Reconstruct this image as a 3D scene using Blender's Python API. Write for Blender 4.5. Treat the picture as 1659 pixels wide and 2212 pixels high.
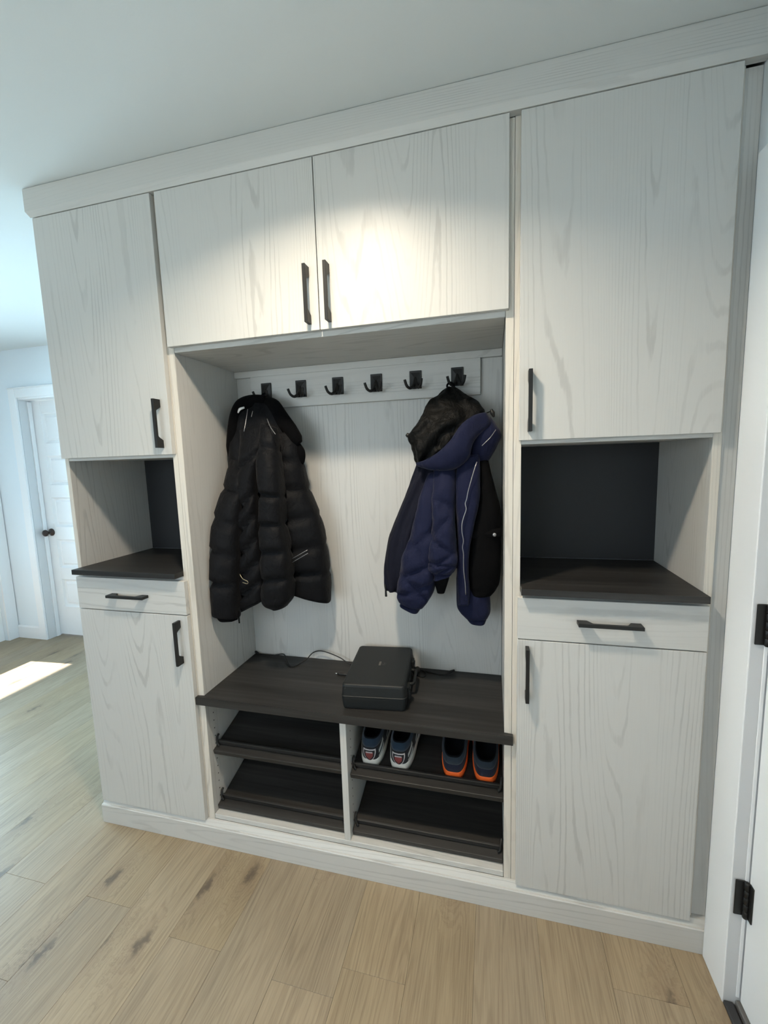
import bpy, bmesh, math, random
from mathutils import Vector, Matrix, noise

# ------------------------------------------------------------------ scene, camera, light
scene = bpy.context.scene
for o in list(bpy.data.objects):
    bpy.data.objects.remove(o)
COL = scene.collection

cam_data = bpy.data.cameras.new('camera')
cam = bpy.data.objects.new('camera', cam_data)
COL.objects.link(cam)
cam_data.sensor_fit = 'HORIZONTAL'
cam_data.sensor_width = 36.0
cam_data.lens = 915.336 / 1659 * 36.0
cam_data.clip_start = 0.02
RIGHT = Vector((0.969332, 0.243824, -0.030757))
FWD = Vector((-0.245756, 0.961733, -0.121136))
UP = Vector((0.000044, 0.124980, 0.992159))
m3 = Matrix((RIGHT, UP, -FWD)).transposed()
cam.matrix_world = Matrix.Translation((0.50591, -1.26314, 1.46418)) @ m3.to_4x4()
scene.camera = cam

scene.view_settings.view_transform = 'Standard'
scene.view_settings.look = 'None'
scene.view_settings.gamma = 1.0
scene.view_settings.use_curve_mapping = False
scene.view_settings.exposure = 0.0

world = bpy.data.worlds.new('World')
scene.world = world
world.use_nodes = True
bg = world.node_tree.nodes['Background']
bg.inputs['Color'].default_value = (0.62, 0.80, 1.0, 1)
bg.inputs['Strength'].default_value = 2.0

def add_light(name, kind, loc, energy, color, **kw):
    d = bpy.data.lights.new(name, kind)
    d.energy = energy
    d.color = color
    for k, v in kw.items():
        setattr(d, k, v)
    o = bpy.data.objects.new(name, d)
    COL.objects.link(o)
    o.location = loc
    return o

def aim(o, d):
    o.rotation_euler = Vector(d).to_track_quat('-Z', 'Y').to_euler()

# the sun, shining in low through the glazed garden door at the far left
sun = add_light('sun', 'SUN', (-6, 0, 5), 36.0, (1.0, 0.98, 0.95), angle=0.01)
aim(sun, (1.0, 0.065, -0.84))
# daylight of the garden door (left) and an added fill light behind the camera
day = add_light('daylight_left', 'AREA', (-3.72, 0.47, 1.20), 168, (0.53, 0.82, 1.0), shape='RECTANGLE', size=1.6, size_y=1.9)
aim(day, (1, 0, 0))
rear = add_light('fill_rear', 'AREA', (-1.10, -3.02, 1.45), 30, (0.86, 0.96, 1.0), shape='RECTANGLE', size=1.8, size_y=1.3)
aim(rear, (0, 1, 0))

# ------------------------------------------------------------------ helpers
def empty(name, loc=(0, 0, 0), label=None, cat=None, group=None):
    o = bpy.data.objects.new(name, None)
    o.empty_display_size = 0.05
    COL.objects.link(o)
    o.location = loc
    if label:
        tag(o, label, cat, group)
    return o

def tag(o, label=None, cat=None, group=None, kind=None):
    if label: o['label'] = label
    if cat: o['category'] = cat
    if group: o['group'] = group
    if kind: o['kind'] = kind
    return o

def link(name, mesh, mat=None, parent=None, loc=None, smooth=False):
    if mat is not None and not mesh.materials:
        mesh.materials.append(mat)
    if smooth:
        for p in mesh.polygons:
            p.use_smooth = True
    o = bpy.data.objects.new(name, mesh)
    COL.objects.link(o)
    if parent is not None:
        o.parent = parent
    if loc is not None:
        o.location = loc
    return o

def off(parent):
    """world position of a parent chain made of plain translations"""
    v = Vector((0, 0, 0))
    while parent is not None:
        v += parent.location
        parent = parent.parent
    return v

def bm_box(bm, x0, x1, y0, y1, z0, z1, bev=0.0, seg=1):
    vs = [bm.verts.new(c) for c in ((x0,y0,z0),(x1,y0,z0),(x1,y1,z0),(x0,y1,z0),(x0,y0,z1),(x1,y0,z1),(x1,y1,z1),(x0,y1,z1))]
    fs = [bm.faces.new([vs[i] for i in f]) for f in ((3,2,1,0),(4,5,6,7),(0,1,5,4),(1,2,6,5),(2,3,7,6),(3,0,4,7))]
    if bev > 0:
        es = list({e for f in fs for e in f.edges})
        bmesh.ops.bevel(bm, geom=es, offset=bev, segments=seg, affect='EDGES', profile=0.5)

def to_mesh(bm, name):
    me = bpy.data.meshes.new(name)
    bmesh.ops.recalc_face_normals(bm, faces=bm.faces)
    bm.to_mesh(me)
    bm.free()
    return me

def box(name, x0, x1, y0, y1, z0, z1, mat, parent=None, bev=0.0012, seg=1):
    """axis-aligned box given in world coordinates; its origin sits at its centre"""
    c = Vector(((x0+x1)/2, (y0+y1)/2, (z0+z1)/2))
    hx, hy, hz = (x1-x0)/2, (y1-y0)/2, (z1-z0)/2
    bm = bmesh.new()
    b = min(bev, 0.45*min(x1-x0, y1-y0, z1-z0))
    bm_box(bm, -hx, hx, -hy, hy, -hz, hz, b, seg)
    return link(name, to_mesh(bm, name), mat, parent, c - off(parent))

def prism(name, pts, x0, x1, mat, parent=None, axis='x', miter0=None):
    """extrude a closed profile along x (profile is (y,z)) or y (profile is (x,z)) or z (profile is (x,y)); world coords"""
    n = len(pts)
    vs = []
    for k, e in enumerate((x0, x1)):
        for (a, b) in pts:
            ee = e + (miter0(a, b) if (miter0 and k == 0) else 0)
            vs.append((ee, a, b) if axis == 'x' else ((a, ee, b) if axis == 'y' else (a, b, ee)))
    c = sum((Vector(v) for v in vs), Vector()) / len(vs)
    faces = [list(range(n)), list(range(n, 2*n))] + [[i, (i+1) % n, n+(i+1) % n, n+i] for i in range(n)]
    bm = bmesh.new()
    bv = [bm.verts.new(Vector(v)-c) for v in vs]
    for f in faces:
        bm.faces.new([bv[i] for i in f])
    return link(name, to_mesh(bm, name), mat, parent, c - off(parent))

def catmull(pts, sub):
    pts = [Vector(p) for p in pts]
    if len(pts) == 2:
        return [pts[0].lerp(pts[1], i/sub) for i in range(sub+1)]
    out = []
    for i in range(len(pts)-1):
        p0 = pts[i-1] if i > 0 else pts[0]*2-pts[1]
        p1, p2 = pts[i], pts[i+1]
        p3 = pts[i+2] if i+2 < len(pts) else pts[i+1]*2-pts[i]
        for k in range(sub):
            t = k/sub
            out.append(0.5*((2*p1)+(p2-p0)*t+(2*p0-5*p1+4*p2-p3)*t*t+(3*p1-p0-3*p2+p3)*t**3))
    out.append(pts[-1])
    return out

def tube_bm(bm, pts, r, seg=8, sub=5, radii=None, flat=1.0):
    P = catmull(pts, sub)
    n = len(P)
    rings = []
    up = Vector((0, -1, 0.13)).normalized()
    for i, p in enumerate(P):
        t = (P[min(i+1, n-1)] - P[max(i-1, 0)]).normalized()
        a = t.cross(up)
        if a.length < 1e-3:
            a = t.cross(Vector((1, 0, 0)))
        a.normalize()
        b = a.cross(t).normalized()
        rr = r
        if radii:
            f = i/(n-1)*(len(radii)-1)
            j = min(int(f), len(radii)-2)
            rr = radii[j]+(radii[j+1]-radii[j])*(f-j)
        rings.append([bm.verts.new(p + a*math.cos(2*math.pi*k/seg)*rr + b*math.sin(2*math.pi*k/seg)*rr*flat) for k in range(seg)])
    for i in range(n-1):
        for k in range(seg):
            bm.faces.new((rings[i][k], rings[i][(k+1) % seg], rings[i+1][(k+1) % seg], rings[i+1][k]))
    bm.faces.new(rings[0]); bm.faces.new(rings[-1][::-1])

def tube(name, pts, r, mat, parent=None, seg=8, sub=5, radii=None, flat=1.0, smooth=True):
    """a rod along points in world coordinates"""
    c = sum((Vector(p) for p in pts), Vector())/len(pts)
    bm = bmesh.new()
    tube_bm(bm, [Vector(p)-c for p in pts], r, seg, sub, radii, flat)
    return link(name, to_mesh(bm, name), mat, parent, c - off(parent), smooth)

def lathe_bm(bm, prof, seg=24, axis=Vector((0, 0, 1)), org=Vector()):
    q = Vector((0, 0, 1)).rotation_difference(axis)
    rings = []
    for r, h in prof:
        rings.append([bm.verts.new(org + q @ Vector((r*math.cos(2*math.pi*k/seg), r*math.sin(2*math.pi*k/seg), h))) for k in range(seg)])
    for i in range(len(prof)-1):
        for k in range(seg):
            bm.faces.new((rings[i][k], rings[i][(k+1) % seg], rings[i+1][(k+1) % seg], rings[i+1][k]))
    bm.faces.new(rings[0][::-1]); bm.faces.new(rings[-1])

def loft(name, rows, mat, parent, seams=(), amp=0.35, width=0.10, slant=0.0, curve=0.0, wrinkle=0.003, freq=22.0, seg=30, sub=7, seed=0, sq=0.62, fold=0.0, foldn=2.0, seams2=(), slant2=0.0):
    """a padded cloth panel: each row is left point, right point, thickness (world coords)"""
    L = catmull([r[0:3] for r in rows], sub)
    R = catmull([r[3:6] for r in rows], sub)
    D = [v.x for v in catmull([(r[6], 0, 0) for r in rows], sub)]
    n = len(L)
    c = sum((a+b for a, b in zip(L, R)), Vector())/(2*n)
    bm = bmesh.new()
    rings = []
    off_n = Vector((seed*3.17, seed*1.31, seed*2.3))
    for i in range(n):
        t = i/sub
        mid = (L[i]+R[i])/2
        half = (R[i]-L[i])/2
        ring = []
        for k in range(seg):
            a = 2*math.pi*k/seg
            ca, sa = math.cos(a), math.sin(a)
            s = math.copysign(abs(ca)**0.85, ca)
            w = math.copysign(abs(sa)**sq, sa)
            q = 1.0
            for sm in seams:
                d = (t - sm - slant*s - curve*s*s)/width
                q = min(q, 1 - amp*math.exp(-d*d))
            for sm in seams2:
                d = (t - sm - slant2*s)/width
                q = min(q, 1 - amp*math.exp(-d*d))
            p = mid + half*s*(1-(1-q)*0.07) + Vector((0, -1, 0))*(D[i]/2)*w*q
            if fold:
                p.y += fold*math.sin(foldn*math.pi*(s+0.35*math.sin(t*0.9+seed)))*(1 if sa > 0 else 0.2)*abs(sa)
            nz = noise.noise((p+off_n)*freq)*0.65 + noise.noise((p+off_n)*freq*2.3)*0.35
            nl = noise.noise(Vector((p.x*freq*1.6, p.y*freq, p.z*freq*0.45))+off_n)
            p += Vector((ca*0.5, -abs(sa) if sa > 0 else 0.4*abs(sa), 0))*wrinkle*(nz+nl)
            if q < 1 and seams:
                p.y -= wrinkle*0.9*noise.noise(Vector((p.x*95, t, seed)))*((1-q)/max(amp, 1e-3))
            ring.append(bm.verts.new(p-c))
        rings.append(ring)
    for i in range(n-1):
        for k in range(seg):
            bm.faces.new((rings[i][k], rings[i][(k+1) % seg], rings[i+1][(k+1) % seg], rings[i+1][k]))
    for ring in (rings[0], rings[-1]):
        ctr = bm.verts.new(sum((v.co for v in ring), Vector())/seg)
        for k in range(seg):
            bm.faces.new((ring[k], ring[(k+1) % seg], ctr))
    return link(name, to_mesh(bm, name), mat, parent, c - off(parent), True)

# ------------------------------------------------------------------ materials
def new_mat(name):
    m = bpy.data.materials.new(name)
    m.use_nodes = True
    nt = m.node_tree
    return m, nt, nt.nodes['Principled BSDF']

class N:
    """tiny node builder"""
    def __init__(s, nt): s.nt = nt
    def new(s, t, **kw):
        n = s.nt.nodes.new(t)
        for k, v in kw.items(): setattr(n, k, v)
        return n
    def put(s, sock, v):
        if hasattr(v, 'links') or isinstance(v, bpy.types.NodeSocket): s.nt.links.new(v, sock)
        else: sock.default_value = v
    def math(s, op, a, b=0.0, c=None, clamp=False):
        n = s.new('ShaderNodeMath', operation=op, use_clamp=clamp)
        s.put(n.inputs[0], a); s.put(n.inputs[1], b)
        if c is not None: s.put(n.inputs[2], c)
        return n.outputs[0]
    def vmul(s, v, w):
        n = s.new('ShaderNodeVectorMath', operation='MULTIPLY'); s.put(n.inputs[0], v); n.inputs[1].default_value = w
        return n.outputs[0]
    def vadd(s, v, w):
        n = s.new('ShaderNodeVectorMath', operation='ADD'); s.put(n.inputs[0], v); s.put(n.inputs[1], w)
        return n.outputs[0]
    def noise(s, v, scale, detail=2.0, rough=0.5, dist=0.0):
        n = s.new('ShaderNodeTexNoise'); s.put(n.inputs['Vector'], v)
        n.inputs['Scale'].default_value = scale; n.inputs['Detail'].default_value = detail
        n.inputs['Roughness'].default_value = rough; n.inputs['Distortion'].default_value = dist
        return n.outputs['Fac']
    def ramp(s, f, stops):
        n = s.new('ShaderNodeValToRGB'); s.put(n.inputs[0], f)
        e = n.color_ramp.elements
        while len(e) < len(stops): e.new(0.5)
        for i, (p, c) in enumerate(stops):
            e[i].position = p; e[i].color = c if len(c) == 4 else (*c, 1)
        return n.outputs[0]
    def mix(s, f, a, b, mode='MIX'):
        n = s.new('ShaderNodeMix', data_type='RGBA', blend_type=mode)
        s.put(n.inputs[0], f); s.put(n.inputs[6], a); s.put(n.inputs[7], b)
        return n.outputs[2]
    def smooth(s, v, lo, hi):
        n = s.new('ShaderNodeMapRange', interpolation_type='SMOOTHSTEP')
        s.put(n.inputs[0], v); n.inputs[1].default_value = lo; n.inputs[2].default_value = hi
        return n.outputs[0]
    def bump(s, h, strength, dist, normal=None):
        n = s.new('ShaderNodeBump'); n.inputs['Strength'].default_value = strength; n.inputs['Distance'].default_value = dist
        s.put(n.inputs['Height'], h)
        if normal is not None: s.put(n.inputs['Normal'], normal)
        return n.outputs[0]
    def obj(s, spread=7.0):
        tc = s.new('ShaderNodeTexCoord'); oi = s.new('ShaderNodeObjectInfo')
        cx = s.new('ShaderNodeCombineXYZ')
        r = s.math('MULTIPLY', oi.outputs['Random'], spread)
        s.put(cx.inputs[0], r); s.put(cx.inputs[1], s.math('MULTIPLY', r, 1.7)); s.put(cx.inputs[2], s.math('MULTIPLY', r, 2.3))
        return s.vadd(tc.outputs['Object'], cx.outputs[0]), oi.outputs['Random'], tc.outputs['Object']

def plain(name, col, rough=0.5, spec=0.5, bump=0.0, bscale=300.0, metal=0.0, sheen=0.0, var=0.0, crease=0.0, cscale=30.0):
    m, nt, b = new_mat(name)
    k = N(nt)
    b.inputs['Base Color'].default_value = (*col, 1)
    b.inputs['Roughness'].default_value = rough
    b.inputs['Metallic'].default_value = metal
    b.inputs['Specular IOR Level'].default_value = spec
    v, rnd, o = k.obj()
    f = k.noise(v, bscale, 3.0)
    if var:
        k.put(b.inputs['Base Color'], k.mix(k.noise(v, bscale*0.12, 3), tuple(c*(1-var) for c in col)+(1,), tuple(min(1, c*(1+var)) for c in col)+(1,)))
    if bump:
        nb = k.bump(f, bump, 0.001)
        if crease:
            # soft cloth creases: ridged noise, a little stretched downwards
            c1 = k.noise(k.vmul(v, (1.0, 1.0, 0.55)), cscale, 3.0, 0.55, 0.6)
            rid = k.math('ABSOLUTE', k.math('SUBTRACT', c1, 0.5))
            c2 = k.noise(v, cscale*2.6, 2.0, 0.5, 0.4)
            nb = k.bump(k.math('ADD', k.math('MULTIPLY', rid, 2.2), k.math('MULTIPLY', c2, 0.45)), crease, 0.006, nb)
        k.put(b.inputs['Normal'], nb)
    if sheen:
        b.inputs['Sheen Weight'].default_value = sheen
        b.inputs['Sheen Roughness'].default_value = 0.5
    return m

def white_wood(name, along, tint=(0.565, 0.56, 0.535), rough=0.42):
    """white-washed embossed wood laminate; `along` is the grain direction"""
    m, nt, b = new_mat(name)
    k = N(nt)
    v, rnd, o = k.obj(9.0)
    sc = {'z': (1, 1, 0.058), 'x': (0.058, 1, 1), 'y': (1, 0.058, 1)}[along]
    g = k.vmul(v, sc)
    big = k.noise(g, 3.2, 2.0, 0.45, 0.15)                       # growth-ring field
    jit = k.noise(k.vmul(v, tuple(0.25 if q < 1 else 1.0 for q in sc)), 60.0, 2.0)
    rings = k.math('SINE', k.math('ADD', k.math('MULTIPLY', big, 400.0), k.math('MULTIPLY', jit, 2.6)))
    rings = k.smooth(rings, 0.48, 1.0)
    sc2 = {'z': (1, 1, 0.03), 'x': (0.03, 1, 1), 'y': (1, 0.03, 1)}[along]
    fine = k.noise(k.vmul(v, sc2), 330.0, 2.0, 0.6)
    patch = k.smooth(k.noise(g, 9.0, 3.0), 0.34, 0.66)
    brk = k.smooth(k.noise(k.vmul(v, tuple(0.2 if q < 1 else 1.0 for q in sc)), 24.0, 2.0), 0.30, 0.60)
    line = k.math('MULTIPLY', rings, k.math('ADD', 0.18, k.math('MULTIPLY', k.math('MULTIPLY', patch, brk), 0.82)))
    h = k.math('ADD', k.math('MULTIPLY', line, 0.75), k.math('MULTIPLY', fine, 0.52))
    dark = tuple(c*0.80 for c in tint)
    f = k.smooth(h, 0.15, 1.15)
    col = k.mix(f, (*tint, 1), (*dark, 1))
    k.put(b.inputs['Base Color'], col)
    b.inputs['Roughness'].default_value = rough
    b.inputs['Specular IOR Level'].default_value = 0.40
    k.put(b.inputs['Normal'], k.bump(k.math('SUBTRACT', 1.0, h), 0.20, 0.0009))
    return m

def dark_wood(name, along='x', col=(0.023, 0.022, 0.021)):
    m, nt, b = new_mat(name)
    k = N(nt)
    v, rnd, o = k.obj(9.0)
    sc = {'z': (1, 1, 0.03), 'x': (0.03, 1, 1), 'y': (1, 0.03, 1)}[along]
    g = k.vmul(v, sc)
    f = k.noise(g, 60.0, 4.0, 0.6)
    f2 = k.noise(g, 14.0, 2.0, 0.5, 0.3)
    h = k.math('ADD', k.math('MULTIPLY', f, 0.6), k.math('MULTIPLY', f2, 0.4))
    c = k.ramp(h, [(0.32, tuple(x*0.48 for x in col)), (0.52, col), (0.72, tuple(x*1.9 for x in col))])
    k.put(b.inputs['Base Color'], c)
    b.inputs['Roughness'].default_value = 0.46
    b.inputs['Specular IOR Level'].default_value = 0.35
    k.put(b.inputs['Normal'], k.bump(h, 0.15, 0.001))
    return m

def oak_plank(name):
    m, nt, b = new_mat(name)
    k = N(nt)
    v, rnd, o = k.obj(31.0)
    # knots: sparse stretched cells
    kv = k.vmul(v, (7.0, 2.4, 1.0))
    vor = k.new('ShaderNodeTexVoronoi', voronoi_dimensions='2D')
    wob = k.noise(v, 34.0, 4.0, 0.65)
    wv = k.new('ShaderNodeCombineXYZ'); k.put(wv.inputs[0], k.math('MULTIPLY', wob, 0.42)); k.put(wv.inputs[1], k.math('MULTIPLY', wob, 0.22))
    k.put(vor.inputs['Vector'], k.vadd(kv, wv.outputs[0])); vor.inputs['Scale'].default_value = 1.0
    dist = vor.outputs['Distance']
    gate = k.new('ShaderNodeSeparateColor'); k.put(gate.inputs[0], vor.outputs['Color'])
    on = k.math('GREATER_THAN', gate.outputs[0], 0.60)
    knot = k.math('MULTIPLY', k.math('SUBTRACT', 1.0, k.smooth(dist, 0.02, 0.15)), on)
    halo = k.math('MULTIPLY', k.math('SUBTRACT', 1.0, k.smooth(dist, 0.04, 0.50)), on)
    g = k.vmul(v, (1, 0.055, 1))
    warp = k.vadd(g, k.new('ShaderNodeCombineXYZ').outputs[0])
    big = k.noise(warp, 9.0, 2.0, 0.5, 0.3)
    big = k.math('ADD', big, k.math('MULTIPLY', halo, 0.16))
    rings = k.smooth(k.math('SINE', k.math('MULTIPLY', big, 150.0)), -0.4, 1.0)
    fine = k.noise(k.vmul(v, (1, 0.035, 1)), 260.0, 3.0, 0.65)
    tone = k.noise(k.vmul(v, (1, 0.16, 1)), 9.0, 4.0, 0.6)
    f = k.math('ADD', k.math('ADD', k.math('MULTIPLY', rings, 0.13), k.math('MULTIPLY', fine, 0.62)), k.math('MULTIPLY', tone, 0.46))
    base = k.ramp(f, [(0.34, (0.360, 0.276, 0.172)), (0.60, (0.285, 0.214, 0.130)), (0.90, (0.180, 0.132, 0.080))])
    hsv = k.new('ShaderNodeHueSaturation')
    k.put(hsv.inputs['Value'], k.math('ADD', 0.93, k.math('MULTIPLY', rnd, 0.14)))
    k.put(hsv.inputs['Saturation'], k.math('ADD', 0.86, k.math('MULTIPLY', k.math('FRACT', k.math('MULTIPLY', rnd, 7.3)), 0.14)))
    k.put(hsv.inputs['Color'], base)
    c = k.mix(k.math('MULTIPLY', halo, 0.30), hsv.outputs[0], (0.17, 0.115, 0.075, 1))
    c = k.mix(k.math('MULTIPLY', knot, 0.66), c, (0.060, 0.043, 0.032, 1))
    k.put(b.inputs['Base Color'], c)
    k.put(b.inputs['Roughness'], k.math('ADD', 0.34, k.math('MULTIPLY', fine, 0.16)))
    b.inputs['Specular IOR Level'].default_value = 0.5
    k.put(b.inputs['Normal'], k.bump(k.math('SUBTRACT', 1.0, f), 0.12, 0.0008))
    return m

def emit(name, col, strength):
    m, nt, b = new_mat(name)
    b.inputs['Base Color'].default_value = (0.9, 0.9, 0.9, 1)
    b.inputs['Emission Color'].default_value = (*col, 1)
    b.inputs['Emission Strength'].default_value = strength
    return m

def glass_pane(name):
    m = bpy.data.materials.new(name); m.use_nodes = True
    nt = m.node_tree; nt.nodes.clear(); k = N(nt)
    out = k.new('ShaderNodeOutputMaterial'); t = k.new('ShaderNodeBsdfTransparent'); g = k.new('ShaderNodeBsdfGlossy')
    g.inputs['Roughness'].default_value = 0.02
    f = k.new('ShaderNodeFresnel'); f.inputs[0].default_value = 1.45
    mx = k.new('ShaderNodeMixShader'); k.put(mx.inputs[0], f.outputs[0]); k.put(mx.inputs[1], t.outputs[0]); k.put(mx.inputs[2], g.outputs[0])
    k.put(out.inputs[0], mx.outputs[0])
    return m

M = {}
M['wood_v'] = white_wood('white_wood_vertical', 'z')
M['wood_h'] = white_wood('white_wood_horizontal', 'x')
M['wood_d'] = white_wood('white_wood_depth', 'y')
M['edge'] = white_wood('white_wood_edge_band', 'z', (0.66, 0.62, 0.55))
M['dark'] = dark_wood('charcoal_wood', 'x')
M['dark_back'] = plain('charcoal_panel', (0.022, 0.023, 0.025), 0.55, 0.3, 0.05, 200)
M['metal'] = plain('matte_black_metal', (0.010, 0.0098, 0.0095), 0.45, 0.4, 0.03, 500)
M['ceil'] = plain('ceiling_paint', (0.66, 0.68, 0.67), 0.85, 0.2, 0.12, 260)
M['wall'] = plain('wall_paint', (0.79, 0.85, 0.89), 0.7, 0.25, 0.05, 260)
M['white'] = plain('white_enamel', (0.86, 0.87, 0.88), 0.4, 0.4, 0.02, 200)
M['jamb'] = plain('white_jamb_paint', (0.66, 0.67, 0.68), 0.45, 0.4, 0.02, 200)
M['plank'] = oak_plank('oak_vinyl_plank')
M['sub'] = plain('floor_joint', (0.20, 0.15, 0.10), 0.8, 0.2)
M['puff'] = plain('black_puffer_nylon', (0.0030, 0.0033, 0.0045), 0.62, 0.13, 0.25, 260, sheen=0.03, crease=0.45, cscale=26)
M['fleece'] = plain('black_fleece', (0.0026, 0.0026, 0.003), 0.95, 0.05, 0.8, 420, sheen=0.02)
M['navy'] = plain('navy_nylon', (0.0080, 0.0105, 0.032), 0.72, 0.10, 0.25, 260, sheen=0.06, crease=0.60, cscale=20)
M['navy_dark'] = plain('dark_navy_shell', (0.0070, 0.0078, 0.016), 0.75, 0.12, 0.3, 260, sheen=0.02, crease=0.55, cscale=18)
M['lining'] = plain('black_lining', (0.0042, 0.0042, 0.0040), 0.60, 0.12, 0.15, 200, crease=0.9, cscale=26)
M['blackcloth'] = plain('black_cotton', (0.0028, 0.0029, 0.0034), 0.9, 0.08, 0.4, 420, crease=0.4, cscale=16)
M['silver'] = plain('zip_metal', (0.30, 0.30, 0.31), 0.35, 0.5, 0.0, 300, metal=0.6)
M['brass'] = plain('zip_brass', (0.32, 0.28, 0.18), 0.4, 0.5, 0.0, 300, metal=0.6)
M['label'] = plain('white_care_label', (0.55, 0.55, 0.55), 0.7)
M['case'] = plain('black_hard_plastic', (0.0085, 0.0105, 0.0112), 0.55, 0.35, 0.25, 700)
M['logo'] = plain('grey_print', (0.10, 0.095, 0.085), 0.6)
M['logo_dim'] = plain('dim_grey_print', (0.045, 0.046, 0.047), 0.6)
M['cable'] = plain('black_rubber', (0.010, 0.010, 0.010), 0.5, 0.4)
M['steel'] = plain('bright_steel', (0.75, 0.75, 0.72), 0.25, 0.5, metal=1.0)
M['sole_w'] = plain('white_foam_sole', (0.60, 0.58, 0.53), 0.6, 0.3, 0.1, 400)
M['sole_o'] = plain('orange_foam_sole', (0.86, 0.135, 0.022), 0.55, 0.3, 0.1, 400)
M['shoe'] = plain('dark_grey_knit', (0.016, 0.017, 0.020), 0.8, 0.2, 0.5, 600, sheen=0.1)
M['shoe_b'] = plain('navy_knit_collar', (0.012, 0.026, 0.046), 0.85, 0.2, 0.6, 700, sheen=0.2)
M['shoe_n'] = plain('navy_mesh', (0.008, 0.011, 0.026), 0.75, 0.2, 0.5, 600, sheen=0.1)
M['shoe_g'] = plain('slate_padded_collar', (0.019, 0.028, 0.040), 0.8, 0.2, 0.4, 600, sheen=0.15)
M['stripe'] = plain('white_stripe', (0.50, 0.52, 0.50), 0.5)
M['crest_w'] = plain('crest_white', (0.46, 0.43, 0.44), 0.5)
M['crest_r'] = plain('crest_red', (0.16, 0.028, 0.030), 0.5, var=0.5, bscale=500)
M['inner'] = plain('black_shoe_lining', (0.006, 0.007, 0.009), 0.9, 0.1)
M['thresh'] = plain('bronze_threshold', (0.028, 0.028, 0.030), 0.5, 0.5, 0.1, 500)
M['knob'] = plain('oil_rubbed_bronze', (0.055, 0.042, 0.038), 0.3, 0.5, metal=0.7)
M['glass'] = glass_pane('window_glass')
M['lens'] = emit('downlight_lens', (1.0, 0.86, 0.66), 30.0)
M['grass'] = plain('garden_ground', (0.16, 0.17, 0.13), 0.9, 0.1)

# ------------------------------------------------------------------ shapes of the hanging coats and the cables (metres)
PUFF_LEFT = [
    (-0.4987, 0.24, 1.4907, -0.4129, 0.2, 1.4704, 0.05),
    (-0.5085, 0.205, 1.3915, -0.4103, 0.165, 1.3747, 0.075),
    (-0.5256, 0.155, 1.2693, -0.4225, 0.15, 1.2525, 0.095),
    (-0.5351, 0.13, 1.1466, -0.4301, 0.14, 1.1287, 0.1),
    (-0.536, 0.12, 1.0209, -0.4367, 0.135, 1.0078, 0.1),
    (-0.536, 0.11, 0.9068, -0.4465, 0.135, 0.8888, 0.08),
    (-0.536, 0.11, 0.8863, -0.4477, 0.135, 0.8737, 0.05),
]
PUFF_MID = [
    (-0.4357, 0.22, 1.5956, -0.315, 0.22, 1.6159, 0.05),
    (-0.4302, 0.198, 1.4887, -0.3379, 0.198, 1.5032, 0.07),
    (-0.4398, 0.19, 1.3823, -0.3606, 0.19, 1.3988, 0.085),
    (-0.455, 0.185, 1.2563, -0.3622, 0.185, 1.2836, 0.09),
    (-0.4656, 0.185, 1.1271, -0.3616, 0.185, 1.157, 0.09),
    (-0.4756, 0.185, 1.0046, -0.3563, 0.185, 1.0374, 0.09),
    (-0.4846, 0.185, 0.895, -0.3544, 0.185, 0.9515, 0.08),
    (-0.4869, 0.185, 0.8678, -0.3599, 0.185, 0.9324, 0.05),
]
PUFF_SLEEVE = [
    (-0.3309, 0.2, 1.6153, -0.2655, 0.19, 1.5943, 0.05),
    (-0.3308, 0.175, 1.5234, -0.2583, 0.18, 1.5089, 0.09),
    (-0.3322, 0.165, 1.4514, -0.2474, 0.165, 1.4408, 0.105),
    (-0.3259, 0.16, 1.3652, -0.2411, 0.16, 1.3539, 0.11),
    (-0.3291, 0.16, 1.2955, -0.2416, 0.16, 1.2884, 0.11),
    (-0.3349, 0.16, 1.2426, -0.2429, 0.16, 1.2397, 0.11),
    (-0.3388, 0.16, 1.1355, -0.2267, 0.16, 1.138, 0.12),
    (-0.3408, 0.16, 1.0265, -0.2234, 0.16, 1.0384, 0.12),
    (-0.3478, 0.16, 0.9563, -0.2272, 0.16, 0.9769, 0.11),
    (-0.334, 0.16, 0.9274, -0.2349, 0.16, 0.9474, 0.1),
    (-0.3036, 0.16, 0.9087, -0.2559, 0.16, 0.9207, 0.06),
]
PUFF_RIGHT = [
    (-0.3182, 0.25, 1.583, -0.2264, 0.27, 1.58, 0.05),
    (-0.307, 0.24, 1.4936, -0.2089, 0.27, 1.4816, 0.08),
    (-0.2971, 0.235, 1.3663, -0.1909, 0.28, 1.3616, 0.1),
    (-0.2944, 0.235, 1.2572, -0.1535, 0.285, 1.2581, 0.11),
    (-0.2801, 0.235, 1.1391, -0.132, 0.285, 1.1431, 0.11),
    (-0.2707, 0.235, 1.0345, -0.1238, 0.285, 1.0301, 0.11),
    (-0.2712, 0.235, 0.9624, -0.1255, 0.285, 0.9151, 0.09),
    (-0.2698, 0.235, 0.9529, -0.1282, 0.285, 0.9014, 0.05),
]
PUFF_YOKE = [
    (-0.4716, 0.29, 1.7078, -0.3274, 0.29, 1.7096, 0.05),
    (-0.4913, 0.275, 1.6563, -0.2934, 0.28, 1.6602, 0.07),
    (-0.5051, 0.26, 1.5737, -0.2542, 0.28, 1.5907, 0.09),
    (-0.5133, 0.25, 1.4726, -0.2272, 0.285, 1.4911, 0.1),
    (-0.508, 0.24, 1.38, -0.2275, 0.29, 1.3909, 0.1),
    (-0.5136, 0.25, 1.266, -0.2288, 0.3, 1.2786, 0.08),
    (-0.496, 0.26, 1.1685, -0.265, 0.3, 1.1837, 0.05),
]
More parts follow.
